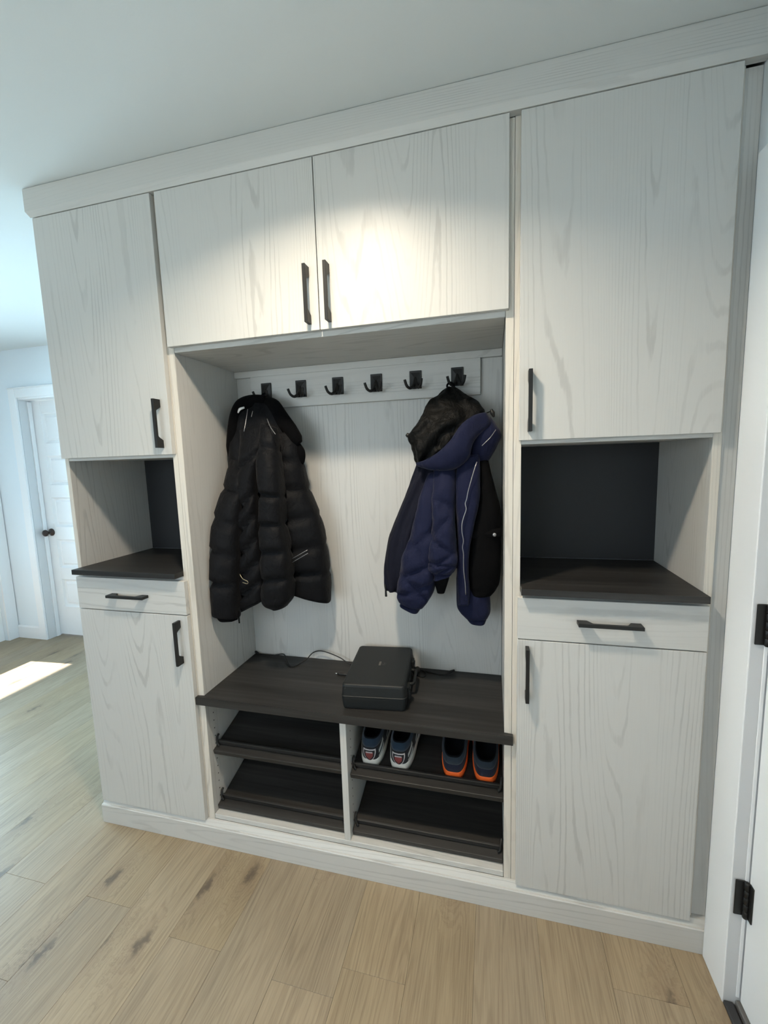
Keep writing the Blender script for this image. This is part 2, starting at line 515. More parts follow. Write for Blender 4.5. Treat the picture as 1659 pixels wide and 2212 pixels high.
PUFF_COLLAR_L = [(-0.3526, 0.285, 1.7141), (-0.407, 0.27, 1.7121), (-0.446, 0.255, 1.6949), (-0.4709, 0.25, 1.653), (-0.4853, 0.245, 1.5903), (-0.4949, 0.24, 1.5362), (-0.4987, 0.24, 1.4907)]
PUFF_COLLAR_R = [(-0.3529, 0.285, 1.7106), (-0.3169, 0.275, 1.6859), (-0.2829, 0.265, 1.6388), (-0.248, 0.26, 1.5927), (-0.2221, 0.258, 1.5563), (-0.2095, 0.258, 1.54)]
PUFF_FLAP = [(-0.2293, 0.27, 1.5322), (-0.2131, 0.265, 1.5031), (-0.2172, 0.27, 1.4729), (-0.2396, 0.28, 1.4427)]
PUFF_LOOP = [(-0.3818, 0.3, 1.7106), (-0.3947, 0.318, 1.7337), (-0.3816, 0.322, 1.7461), (-0.3642, 0.315, 1.7313), (-0.3533, 0.3, 1.7089)]
PUFF_ZIP1 = [(-0.3963, 0.215, 1.6735), (-0.3897, 0.19, 1.6346), (-0.3906, 0.17, 1.5871)]
PUFF_ZIP2 = [(-0.3751, 0.215, 1.6654), (-0.3736, 0.2, 1.6432)]
PUFF_ZIP3 = [(-0.289, 0.165, 1.6272), (-0.2669, 0.145, 1.5965), (-0.2405, 0.13, 1.5682)]
PUFF_LABEL = [(-0.4328, 0.205, 1.6608), (-0.4237, 0.205, 1.6741), (-0.4065, 0.21, 1.6805)]
PUFF_POCKET1 = [(-0.2252, 0.172, 1.1051), (-0.1588, 0.168, 1.1414)]
PUFF_POCKET2 = [(-0.2261, 0.172, 1.0908), (-0.1576, 0.168, 1.1291)]
PUFF_CUFFZIP = [(-0.4181, 0.118, 1.0534), (-0.4036, 0.112, 1.0377), (-0.3829, 0.112, 1.0278), (-0.3855, 0.112, 1.0187), (-0.4048, 0.112, 1.0232)]
PUFF_PULL = [(-0.4421, 0.13, 0.9021), (-0.444, 0.13, 0.8796), (-0.4441, 0.13, 0.8534)]
PUFF_BAND = [(-0.536, 0.13, 0.8687), (-0.5117, 0.12, 0.8697), (-0.4739, 0.125, 0.8721), (-0.4573, 0.14, 0.8712)]
COAT_HOOD = [
    (0.3531, 0.3, 1.7163, 0.3824, 0.3, 1.7142, 0.03),
    (0.3238, 0.28, 1.6898, 0.4252, 0.28, 1.6799, 0.06),
    (0.2889, 0.255, 1.6569, 0.4632, 0.27, 1.6511, 0.1),
    (0.2732, 0.235, 1.6192, 0.4821, 0.255, 1.6172, 0.13),
    (0.2537, 0.22, 1.5825, 0.4668, 0.245, 1.5939, 0.15),
    (0.2301, 0.21, 1.5434, 0.4333, 0.23, 1.5635, 0.15),
    (0.2367, 0.205, 1.5031, 0.3994, 0.22, 1.5225, 0.13),
    (0.2472, 0.205, 1.4645, 0.3592, 0.21, 1.4878, 0.1),
    (0.2566, 0.205, 1.4466, 0.3021, 0.205, 1.4565, 0.05),
]
COAT_RIM = [
    (0.2572, 0.165, 1.4519, 0.2624, 0.17, 1.4407, 0.02),
    (0.3037, 0.15, 1.4661, 0.314, 0.16, 1.4257, 0.05),
    (0.3513, 0.14, 1.4977, 0.3878, 0.16, 1.427, 0.075),
    (0.3842, 0.145, 1.5323, 0.4331, 0.16, 1.4621, 0.08),
    (0.4131, 0.16, 1.5733, 0.4508, 0.17, 1.5126, 0.075),
    (0.4479, 0.18, 1.5998, 0.4742, 0.185, 1.5422, 0.06),
    (0.4829, 0.2, 1.6102, 0.5036, 0.205, 1.566, 0.05),
    (0.4917, 0.21, 1.6076, 0.5066, 0.21, 1.5843, 0.02),
]
COAT_COLLAR = [
    (0.4675, 0.22, 1.5993, 0.5036, 0.225, 1.5948, 0.04),
    (0.4554, 0.215, 1.5691, 0.5216, 0.225, 1.5696, 0.07),
    (0.4463, 0.21, 1.5386, 0.538, 0.225, 1.5381, 0.08),
    (0.44, 0.21, 1.505, 0.5246, 0.225, 1.5022, 0.08),
    (0.4334, 0.215, 1.4697, 0.5051, 0.23, 1.4658, 0.07),
    (0.4331, 0.22, 1.4462, 0.4913, 0.23, 1.4444, 0.04),
]
COAT_BACK = [
    (0.2513, 0.27, 1.4757, 0.4878, 0.27, 1.468, 0.07),
    (0.2183, 0.28, 1.3835, 0.4955, 0.28, 1.3786, 0.1),
    (0.1792, 0.285, 1.2622, 0.5034, 0.29, 1.2618, 0.11),
    (0.1519, 0.29, 1.1545, 0.5034, 0.3, 1.1587, 0.09),
    (0.1388, 0.295, 1.0532, 0.4867, 0.31, 1.0607, 0.04),
]
COAT_FRONT_LEFT = [
    (0.2455, 0.25, 1.4428, 0.3198, 0.24, 1.4361, 0.05),
    (0.2132, 0.25, 1.3651, 0.2962, 0.235, 1.3583, 0.08),
    (0.1765, 0.25, 1.277, 0.2721, 0.23, 1.2694, 0.095),
    (0.1385, 0.25, 1.1796, 0.2431, 0.23, 1.1712, 0.1),
    (0.1177, 0.25, 1.0819, 0.2136, 0.23, 1.0775, 0.09),
    (0.1121, 0.25, 1.0189, 0.1937, 0.235, 1.0159, 0.08),
    (0.1147, 0.25, 0.9865, 0.1813, 0.24, 0.9854, 0.07),
    (0.118, 0.25, 0.9758, 0.1705, 0.24, 0.976, 0.04),
]
COAT_SLEEVE_A = [
    (0.2956, 0.2, 1.4154, 0.3289, 0.19, 1.4213, 0.04),
    (0.2664, 0.19, 1.3298, 0.3225, 0.18, 1.3335, 0.08),
    (0.2363, 0.18, 1.217, 0.3251, 0.17, 1.2197, 0.11),
    (0.2087, 0.175, 1.1348, 0.3301, 0.17, 1.1324, 0.125),
    (0.19, 0.175, 1.0603, 0.3225, 0.17, 1.0533, 0.13),
    (0.1781, 0.175, 0.9951, 0.2986, 0.17, 0.9823, 0.12),
    (0.1842, 0.175, 0.9679, 0.2759, 0.175, 0.9489, 0.1),
    (0.1914, 0.18, 0.9597, 0.2634, 0.18, 0.9396, 0.08),
    (0.1894, 0.18, 0.9493, 0.2547, 0.18, 0.9237, 0.08),
    (0.196, 0.18, 0.941, 0.2463, 0.18, 0.9215, 0.06),
]
COAT_SLEEVE_B = [
    (0.3166, 0.19, 1.4436, 0.3916, 0.19, 1.4416, 0.05),
    (0.3153, 0.165, 1.3569, 0.3924, 0.17, 1.3618, 0.09),
    (0.3138, 0.155, 1.2792, 0.3893, 0.16, 1.2849, 0.11),
    (0.3052, 0.15, 1.2005, 0.392, 0.155, 1.2072, 0.12),
    (0.3, 0.145, 1.1309, 0.3964, 0.15, 1.145, 0.125),
    (0.3009, 0.145, 1.0953, 0.3946, 0.15, 1.1131, 0.12),
    (0.3157, 0.15, 1.0685, 0.3878, 0.155, 1.0892, 0.1),
    (0.3139, 0.15, 1.0553, 0.372, 0.155, 1.0724, 0.095),
]
COAT_CUFF_B = [
    (0.3135, 0.165, 1.0577, 0.3679, 0.165, 1.0728, 0.07),
    (0.3182, 0.175, 1.0285, 0.3602, 0.175, 1.0402, 0.06),
    (0.3221, 0.18, 1.0003, 0.3463, 0.18, 0.9981, 0.04),
]
COAT_PLACKET = [
    (0.3981, 0.19, 1.4708, 0.4676, 0.2, 1.4762, 0.05),
    (0.3889, 0.18, 1.4016, 0.4692, 0.185, 1.3997, 0.07),
    (0.3885, 0.175, 1.3239, 0.4678, 0.175, 1.3234, 0.08),
    (0.3924, 0.175, 1.245, 0.4525, 0.17, 1.2462, 0.08),
    (0.3947, 0.175, 1.1651, 0.4371, 0.165, 1.1681, 0.07),
    (0.3908, 0.175, 1.084, 0.4304, 0.165, 1.088, 0.06),
    (0.3917, 0.175, 1.0102, 0.4331, 0.165, 1.0152, 0.05),
    (0.394, 0.18, 0.9588, 0.4309, 0.17, 0.9643, 0.04),
]
COAT_FRONT_RIGHT = [
    (0.4605, 0.235, 1.4846, 0.4913, 0.24, 1.4788, 0.05),
    (0.4637, 0.225, 1.4138, 0.505, 0.235, 1.4094, 0.08),
    (0.4573, 0.22, 1.335, 0.525, 0.23, 1.3366, 0.1),
    (0.4447, 0.215, 1.2716, 0.538, 0.225, 1.2767, 0.11),
    (0.4317, 0.215, 1.1904, 0.538, 0.225, 1.1967, 0.11),
    (0.4247, 0.215, 1.0914, 0.538, 0.225, 1.0926, 0.11),
    (0.4275, 0.215, 1.033, 0.5347, 0.225, 1.0395, 0.1),
    (0.4289, 0.215, 1.0045, 0.5254, 0.225, 1.0125, 0.09),
    (0.4321, 0.215, 0.9878, 0.5097, 0.225, 0.9917, 0.085),
    (0.4352, 0.215, 0.9795, 0.5034, 0.225, 0.983, 0.06),
]
COAT_FLAP = [
    (0.4387, 0.17, 1.2209, 0.538, 0.178, 1.2284, 0.012),
    (0.4372, 0.168, 1.2086, 0.538, 0.176, 1.2148, 0.018),
    (0.4371, 0.168, 1.1944, 0.538, 0.176, 1.2008, 0.012),
]
COAT_SLEEVE_C = [
    (0.393, 0.26, 1.1305, 0.4906, 0.26, 1.1328, 0.07),
    (0.385, 0.245, 1.0484, 0.497, 0.245, 1.0525, 0.1),
    (0.3838, 0.23, 0.9755, 0.5018, 0.235, 0.9814, 0.11),
    (0.3883, 0.23, 0.9291, 0.5034, 0.235, 0.9339, 0.11),
    (0.4128, 0.23, 0.9029, 0.4954, 0.235, 0.9061, 0.1),
    (0.4223, 0.235, 0.8912, 0.489, 0.235, 0.892, 0.085),
    (0.4321, 0.235, 0.8796, 0.4841, 0.235, 0.8796, 0.08),
    (0.4419, 0.235, 0.875, 0.4776, 0.235, 0.874, 0.05),
]
COAT_ZIP = [(0.4601, 0.15, 1.4494), (0.4515, 0.14, 1.423), (0.4414, 0.132, 1.3878), (0.4327, 0.127, 1.3554), (0.4282, 0.124, 1.3317), (0.4238, 0.123, 1.3168), (0.4267, 0.122, 1.2988), (0.4191, 0.121, 1.2747), (0.413, 0.121, 1.2503), (0.4128, 0.121, 1.2228), (0.417, 0.122, 1.195), (0.4137, 0.124, 1.173), (0.4164, 0.126, 1.1509), (0.4159, 0.13, 1.1202), (0.4169, 0.133, 1.0864), (0.4209, 0.137, 1.0442), (0.4219, 0.142, 1.0058)]
COAT_COLLAR_ZIP = [(0.5197, 0.183, 1.5519), (0.5036, 0.172, 1.5283), (0.4862, 0.168, 1.5111), (0.4759, 0.168, 1.5011)]
COAT_CORD_R = [(0.4902, 0.21, 1.6092), (0.4977, 0.21, 1.6118), (0.5051, 0.21, 1.6129)]
COAT_TOGGLE_R = [(0.5051, 0.21, 1.6204), (0.5095, 0.21, 1.6081), (0.514, 0.21, 1.5944)]
COAT_TOGGLE_L = [(0.2169, 0.22, 1.5524), (0.2234, 0.22, 1.5473)]
COAT_PULL = [(0.1241, 0.215, 1.0082), (0.1253, 0.215, 0.9906), (0.1249, 0.22, 0.9605)]
COAT_SNAP = [(0.5155, 0.165, 1.2086)]
COAT_BACKZIP = [(0.3018, 0.2, 1.3993), (0.2981, 0.19, 1.3839), (0.2954, 0.185, 1.3747)]
COAT_LOOP = [(0.3562, 0.3, 1.7065), (0.352, 0.312, 1.7247), (0.3631, 0.318, 1.7346), (0.375, 0.312, 1.7231), (0.3791, 0.3, 1.7049)]
COAT_DRAWSTRING = [(0.3717, 0.165, 1.6471), (0.3544, 0.155, 1.6219), (0.3424, 0.15, 1.5924), (0.35, 0.147, 1.5695), (0.3695, 0.15, 1.591), (0.3721, 0.158, 1.6285)]
CABLE_LEFT = [(-0.53, 0.372, 0.6056), (-0.5158, 0.368, 0.6085), (-0.453, 0.36, 0.6112), (-0.3935, 0.365, 0.6205), (-0.3623, 0.33, 0.6164), (-0.3233, 0.29, 0.604), (-0.3001, 0.3, 0.6053), (-0.2705, 0.34, 0.6198), (-0.2478, 0.36, 0.6419), (-0.2148, 0.365, 0.6508), (-0.1722, 0.365, 0.6439), (-0.1223, 0.36, 0.6297), (-0.094, 0.355, 0.6159), (-0.0718, 0.35, 0.608)]
PLUG_LEFT = [(-0.1098, 0.262, 0.6046), (-0.0978, 0.262, 0.6048), (-0.066, 0.262, 0.605)]
CABLE_RIGHT = [(0.1977, 0.345, 0.6038), (0.2195, 0.352, 0.6103), (0.248, 0.352, 0.6091), (0.2827, 0.345, 0.6043), (0.3202, 0.342, 0.6076), (0.3413, 0.352, 0.6123), (0.3585, 0.366, 0.6147)]
CABLE_LOOP = [(0.2018, 0.355, 0.6111), (0.2329, 0.352, 0.6116), (0.2505, 0.335, 0.6102), (0.2502, 0.312, 0.6046), (0.2327, 0.305, 0.5988), (0.2118, 0.318, 0.5995)]

# ------------------------------------------------------------------ the room
CEIL = 2.44
XL, XR = -3.59, 1.12        # left wall and right wall faces
YF, YR = 1.45, -2.90        # far hall wall and wall behind the camera

floor = box('floor', XL-0.05, XR+0.12, YR-0.05, 1.70, -0.10, -0.010, M['sub'], None, 0)
tag(floor, 'light oak plank floor running towards the cabinets', 'floor', kind='structure')
PW = 0.187
random.seed(4)
known = {-3: -0.314, -5: -0.27, 0: -0.27, -1: -0.343, -7: -0.268, 2: -0.62, 4: -0.15, -2: -0.82, 1: -0.95, 3: -0.75}
for row in range(-20, 6):
    x0 = 0.083 + PW*row
    x1 = x0 + PW
    if x1 < XL or x0 > XR+0.02: continue
    cx0, cx1 = max(x0, XL-0.04), min(x1, XR+0.015)
    j = known.get(row, -2.0 + random.random()*1.22)
    while j > YR: j -= 1.22
    y = j
    while y < 1.62:
        a, b_ = max(y, YR-0.04), min(y+1.22, 1.66)
        if b_ - a > 0.02:
            box('plank', cx0+0.0002, cx1-0.0002, a+0.0002, b_-0.0002, -0.010, 0.0, M['plank'], floor, 0.0005)
        y += 1.22

def struct(name, *a, **k):
    o = box(name, *a, **k)
    o['kind'] = 'structure'
    return o

def label_struct(o, text, cat):
    o['label'] = text; o['category'] = cat
    return o

o = struct('ceiling', XL-0.12, XR+0.12, YR-0.12, 1.85, CEIL, CEIL+0.1, M['ceil'], None, bev=0)
label_struct(o, 'pale grey painted ceiling above the cabinets', 'ceiling')
# wall behind the cabinets, its return, far hall wall with door opening
o = struct('wall_back', -1.068, XR, 0.402, 0.50, 0, CEIL, M['wall'], None, bev=0)
label_struct(o, 'wall behind the built-in cabinets', 'wall')
o = struct('wall_return', -1.068, -0.97, 0.50, 1.62, 0, CEIL, M['wall'], None, bev=0)
label_struct(o, 'hidden return wall at the end of the cabinets', 'wall')
DX0, DX1, DH = -3.247, -2.483, 2.058          # hall door opening
wf = empty('wall_far', (XL, YF, 0)); wf['kind'] = 'structure'
label_struct(wf, 'white wall of the hall around the panel door', 'wall')
box('wall_section', XL-0.1, DX0, YF, YF+0.14, 0, CEIL, M['wall'], wf, 0)
box('wall_section', DX1, -1.068, YF, YF+0.14, 0, CEIL, M['wall'], wf, 0)
box('wall_section', DX0, DX1, YF, YF+0.14, DH, CEIL, M['wall'], wf, 0)
# right wall with the entry door opening
EY1, EY0, EH = -0.118, -1.035, 2.06           # opening from y=EY0..EY1
wr = empty('wall_right', (XR, 0, 0)); wr['kind'] = 'structure'
label_struct(wr, 'white wall beside the entry door', 'wall')
box('wall_section', XR, XR+0.12, EY1+0.02, 0.50, 0, CEIL, M['wall'], wr, 0)
box('wall_section', XR, XR+0.12, YR, EY0-0.02, 0, CEIL, M['wall'], wr, 0)
box('wall_section', XR, XR+0.12, EY0-0.02, EY1+0.02, EH+0.02, CEIL, M['wall'], wr, 0)
# left wall with glazed garden door, wall behind the camera with a window added for fill light
GY0, GY1, GH = -0.36, 1.36, 2.10
wl = empty('wall_left', (XL, 0, 0)); wl['kind'] = 'structure'
label_struct(wl, 'white end wall of the hall at the left edge', 'wall')
box('wall_section', XL-0.1, XL, GY1, YF, 0, CEIL, M['wall'], wl, 0)
box('wall_section', XL-0.1, XL, YR, GY0, 0, CEIL, M['wall'], wl, 0)
box('wall_section', XL-0.1, XL, GY0, GY1, GH, CEIL, M['wall'], wl, 0)
WX0, WX1, WZ0, WZ1 = -2.10, -0.10, 0.75, 2.15
wb = empty('wall_rear', (0, YR, 0)); wb['kind'] = 'structure'
label_struct(wb, 'wall behind the viewer with an added fill window', 'wall')
box('wall_section', XL-0.1, WX0, YR-0.1, YR, 0, CEIL, M['wall'], wb, 0)
box('wall_section', WX1, XR+0.12, YR-0.1, YR, 0, CEIL, M['wall'], wb, 0)
box('wall_section', WX0, WX1, YR-0.1, YR, 0, WZ0, M['wall'], wb, 0)
box('wall_section', WX0, WX1, YR-0.1, YR, WZ1, CEIL, M['wall'], wb, 0)
w1 = empty('fill_window_1', ((WX0+WX1)/2, YR, WZ0)); w1['kind'] = 'structure'
label_struct(w1, 'white framed window added behind the viewer for fill light', 'window')
for a in ((WX0, WX0+0.05, WZ0, WZ1), (WX1-0.05, WX1, WZ0, WZ1), (WX0+0.05, WX1-0.05, WZ0, WZ0+0.05), (WX0+0.05, WX1-0.05, WZ1-0.05, WZ1), ((WX0+WX1)/2-0.02, (WX0+WX1)/2+0.02, WZ0+0.05, WZ1-0.05)):
    box('fill_window_frame', a[0], a[1], YR-0.08, YR-0.03, a[2], a[3], M['white'], w1)
box('pane', WX0+0.05, (WX0+WX1)/2-0.02, YR-0.058, YR-0.052, WZ0+0.05, WZ1-0.05, M['glass'], w1, 0)
box('pane', (WX0+WX1)/2+0.02, WX1-0.05, YR-0.058, YR-0.052, WZ0+0.05, WZ1-0.05, M['glass'], w1, 0)

# garden door (left wall): solid rails with a low pane and a tall pane, with an added roof slab outside that trims the sun
d3 = empty('door_3', (XL, (GY0+GY1)/2, 0)); d3['kind'] = 'structure'
label_struct(d3, 'white glazed garden door in the end wall', 'door')
GX0, GX1 = XL-0.075, XL-0.035
for y0, y1, z0, z1 in ((GY0, GY0+0.08, 0, GH), (1.045, GY1, 0, GH), (GY0+0.08, 1.045, 0, 0.05), (GY0+0.08, 1.045, 0.27, 0.56), (GY0+0.08, 1.045, GH-0.08, GH)):
    box('door_rail', GX0, GX1, y0, y1, z0, z1, M['white'], d3, 0.002)
for z0, z1 in ((0.05, 0.27), (0.56, GH-0.08)):
    box('pane', XL-0.058, XL-0.052, GY0+0.08, 1.045, z0, z1, M['glass'], d3, 0)
o = struct('trim_4', XL, XL+0.018, GY1, YF-0.004, 0, GH+0.07, M['white'], None)
label_struct(o, 'white door casing in the hall corner at the left edge', 'door casing')
sun_blocker = struct('sun_blocker_roof', -5.20, XL-0.10, -2.2, 2.6, 2.189, 2.30, M['white'], None, bev=0)  # unseen slab, added to block the upper part of the sunbeam
label_struct(sun_blocker, 'unseen roof slab added outside the garden door to cut the sun', 'roof')
gr = struct('ground', -14, 6, -14, 8, -0.16, -0.101, M['grass'], None, bev=0)
label_struct(gr, 'ground outside the house', 'ground')

# hall door: five recessed panels, jamb, casing, knob
d2 = empty('door_2', (DX0, YF+0.10, 0)); d2['kind'] = 'structure'
label_struct(d2, 'white five-panel hall door with a bronze knob', 'door')
DY = YF+0.10
px0, px1 = -3.150, -2.580
zs = [(0.268, 0.516), (0.620, 0.871), (0.981, 1.234), (1.341, 1.588), (1.692, 1.945)]
box('stile', DX0+0.003, px0, DY, DY+0.035, 0.012, 2.045, M['white'], d2, 0.001)
box('stile', px1, DX1-0.003, DY, DY+0.035, 0.012, 2.045, M['white'], d2, 0.001)
zz = [0.012] + [v for z in zs for v in z] + [2.045]
for i in range(0, 12, 2):
    box('rail', px0, px1, DY, DY+0.035, zz[i], zz[i+1], M['white'], d2, 0.001)
for z0, z1 in zs:
    # moulded recess plus raised field
    bm = bmesh.new()
    w, h = (px1-px0)/2, (z1-z0)/2
    def ringv(ins, y): return [bm.verts.new((sx*(w-ins), y, sz*(h-ins))) for sx, sz in ((-1,-1),(1,-1),(1,1),(-1,1))]
    R_ = [ringv(0, 0.002), ringv(0.012, 0.016), ringv(0.024, 0.018), ringv(0.040, 0.009)]
    for a, b_ in zip(R_, R_[1:]):
        for k in range(4): bm.faces.new((a[k], a[(k+1) % 4], b_[(k+1) % 4], b_[k]))
    bm.faces.new(R_[-1])
    link('panel', to_mesh(bm, 'panel'), M['white'], d2, Vector(((px0+px1)/2, DY, (z0+z1)/2)) - off(d2))
bm = bmesh.new()
lathe_bm(bm, [(0.032, 0), (0.032, 0.006), (0.026, 0.010), (0.011, 0.014), (0.010, 0.036), (0.020, 0.042), (0.028, 0.052), (0.028, 0.062), (0.020, 0.070), (0.006, 0.073)], 24, Vector((0, -1, 0)))
link('door_knob', to_mesh(bm, 'door_knob'), M['knob'], d2, Vector((-3.192, DY, 0.934)) - off(d2), True)
t5 = empty('trim_1', (DX0, YF, 0)); t5['kind'] = 'structure'
label_struct(t5, 'white casing and jamb around the hall panel door', 'door casing')
box('casing', DX0-0.074, DX0, YF-0.018, YF, 0, 2.131, M['white'], t5, 0.003)
box('casing', DX1, DX1+0.074, YF-0.018, YF, 0, 2.131, M['white'], t5, 0.003)
box('casing', DX0, DX1, YF-0.018, YF, DH, 2.131, M['white'], t5, 0.003)
box('casing_cap', DX0-0.078, DX1+0.078, YF-0.024, YF, 2.131, 2.139, M['white'], t5, 0.002)
box('jamb', DX0-0.002, DX0+0.0025, YF, DY, 0, DH, M['jamb'], t5, 0)
box('door_stop', DX0+0.0025, DX0+0.014, DY-0.035, DY-0.002, 0, DH-0.02, M['white'], t5, 0.002)
box('jamb', DX0+0.004, DX1-0.004, YF, DY-0.002, DH-0.012, DH, M['white'], t5, 0)
for i, (x0, x1, y0, y1, t) in enumerate(((XL+0.019, DX0-0.076, YF-0.014, YF, 'white baseboard on the hall wall left of the panel door'), (DX1+0.08, -1.068, YF-0.014, YF, 'white baseboard on the hall wall right of the panel door'))):
    b_ = prism('baseboard_far' if i == 0 else 'baseboard_far_right', [(YF, 0), (YF-0.014, 0), (YF-0.014, 0.100), (YF-0.006, 0.112), (YF, 0.112)], x0, x1, M['white'])
    b_['kind'] = 'structure'; label_struct(b_, t, 'baseboard')
b_ = box('baseboard_left', XL, XL+0.014, YR, GY0-0.01, 0, 0.112, M['white'], None, 0.003); b_['kind'] = 'structure'
label_struct(b_, 'white baseboard along the left end wall', 'baseboard')

# entry door on the right
d1 = empty('door_1', (1.14, EY1, 0)); d1['kind'] = 'structure'
label_struct(d1, 'white entry door at the right edge with black hinges', 'door')
box('door_slab', 1.140, 1.184, EY0+0.004, EY1-0.0045, 0.022, 2.035, M['white'], d1, 0.0025, 2)
for z0 in (0.276, 1.003, 1.73):
    hg = box('hinge', 1.1105, 1.1375, EY1-0.0045, EY1-0.001, z0, z0+0.100, M['metal'], d1, 0.0015)
    bm = bmesh.new()
    for a in range(5):
        lathe_bm(bm, [(0.0052, 0), (0.0062, 0.001), (0.0062, 0.0185), (0.0052, 0.0195)], 14, Vector((0, 0, 1)), Vector((0, 0, a*0.02-0.05)))
    link('knuckle', to_mesh(bm, 'knuckle'), M['metal'], hg, Vector((1.1330, EY1-0.0095, z0+0.05)) - off(hg), True)
    box('door_leaf', 1.1365, 1.1405, EY1-0.026, EY1-0.010, z0, z0+0.100, M['metal'], hg, 0.001)
t6 = empty('trim_2', (XR, EY1, 0)); t6['kind'] = 'structure'
label_struct(t6, 'white casing and jamb of the entry door beside the cabinets', 'door casing')
box('casing', 1.1025, XR, EY1+0.0005, -0.0075, 0, 2.14, M['white'], t6, 0.0025, 2)
box('casing', 1.1025, XR, EY0-0.09, EY0-0.0005, 0, 2.14, M['white'], t6, 0.0025, 2)
box('casing', 1.1025, XR, EY0, EY1, EH+0.0, 2.14, M['white'], t6, 0.0025, 2)
box('jamb', 1.104, 1.236, EY1, EY1+0.019, 0, EH, M['jamb'], t6, 0.001)
box('jamb', 1.104, 1.236, EY0-0.019, EY0, 0, EH, M['jamb'], t6, 0.001)
box('jamb', XR, 1.236, EY0, EY1, EH, EH+0.019, M['jamb'], t6, 0.001)
box('weather_strip', 1.1310, 1.1390, EY1-0.0035, EY1-0.0005, 0.03, 2.03, M['white'], t6, 0.001)
t7 = empty('trim_3', (1.12, EY1, 0)); t7['kind'] = 'structure'
label_struct(t7, 'dark bronze threshold strip under the entry door', 'threshold')
box('sill', 1.1035, 1.1270, EY0, EY1-0.0005, 0.0005, 0.012, M['thresh'], t7, 0.003)
box('sill_groove', 1.1270, 1.1310, EY0, EY1-0.0005, 0.0005, 0.004, M['cable'], t7, 0)
box('sill_step', 1.1310, 1.2100, EY0, EY1-0.0005, 0.0005, 0.019, plain('grey_sill', (0.13, 0.125, 0.12), 0.5), t7, 0.002)

# recessed downlight in the ceiling just above the view
def downlight(x, y, energy, text):
    dl = empty('ceiling_light', (x, y, CEIL), text, 'ceiling light', 'recessed ceiling downlights')
    bm = bmesh.new()
    prof = [(0.060, -0.0005), (0.085, -0.0005), (0.088, -0.004), (0.082, -0.007), (0.060, -0.004)]
    seg = 32
    rings = [[bm.verts.new((r*math.cos(2*math.pi*k/seg), r*math.sin(2*math.pi*k/seg), h)) for k in range(seg)] for r, h in prof]
    for i in range(len(prof)):
        a, b_ = rings[i], rings[(i+1) % len(prof)]
        for k in range(seg): bm.faces.new((a[k], a[(k+1) % seg], b_[(k+1) % seg], b_[k]))
    link('trim_ring', to_mesh(bm, 'trim_ring'), M['white'], dl, None, True)
    bm = bmesh.new()
    lathe_bm(bm, [(0.0595, -0.0005), (0.0595, -0.003)], 32)
    link('lens', to_mesh(bm, 'lens'), M['lens'], dl)
    l = add_light('downlight', 'AREA', (0, 0, -0.012), energy, (1.0, 0.86, 0.68), shape='DISK', size=0.115, spread=math.radians(137))
    l.parent = dl
    return dl
downlight(0.05, -0.57, 17.5, 'recessed round ceiling downlight in front of the middle cupboard doors')
downlight(0.05, -2.10, 7.0, 'recessed round downlight added behind the viewer as fill light')  # extra lamp added out of view to lift the ambient light

# ------------------------------------------------------------------ cabinets
ZT, ZC, ZB, ZD, ZE, ZL = 2.349, 1.8646, 1.5073, 1.0514, 0.9237, 0.0955
YC = 0.020          # carcass front
YB = 0.384          # back panels' face
HL = 0.165

def handle_mesh():
    L, d, t, w = HL, 0.031, 0.0085, 0.0052
    prof = [(-L/2, 0), (-L/2, -d), (L/2, -d), (L/2, 0), (L/2-0.026, 0), (L/2-0.028, -0.004), (L/2-0.037, -d+t+0.002), (L/2-0.041, -d+t),
            (-L/2+0.041, -d+t), (-L/2+0.037, -d+t+0.002), (-L/2+0.028, -0.004), (-L/2+0.026, 0)]
    bm = bmesh.new()
    a = [bm.verts.new((-w, y, z)) for z, y in prof]
    b = [bm.verts.new((w, y, z)) for z, y in prof]
    n = len(prof)
    bm.faces.new(a); bm.faces.new(b[::-1])
    for i in range(n): bm.faces.new((a[i], b[i], b[(i+1) % n], a[(i+1) % n]))
    es = [e for e in bm.edges if abs(e.verts[0].co.x-e.verts[1].co.x) < 1e-6]
    bmesh.ops.bevel(bm, geom=es, offset=0.0007, segments=1, affect='EDGES')
    me = to_mesh(bm, 'handle')
    me.materials.append(M['metal'])
    return me
HANDLE = handle_mesh()
def handle(door, x, z, horiz=False):
    o = link('handle', HANDLE, None, door, Vector((x, 0, z)) - off(door))
    if horiz: o.rotation_euler = (0, math.pi/2, 0)
    o['label'] = 'matte black bar handle'
    return o

def front(name, x0, x1, z0, z1, parent, mat='wood_v'):
    return box(name, x0, x1, 0.0, YC-0.0008, z0, z1, M[mat], parent, 0.0013, 2)

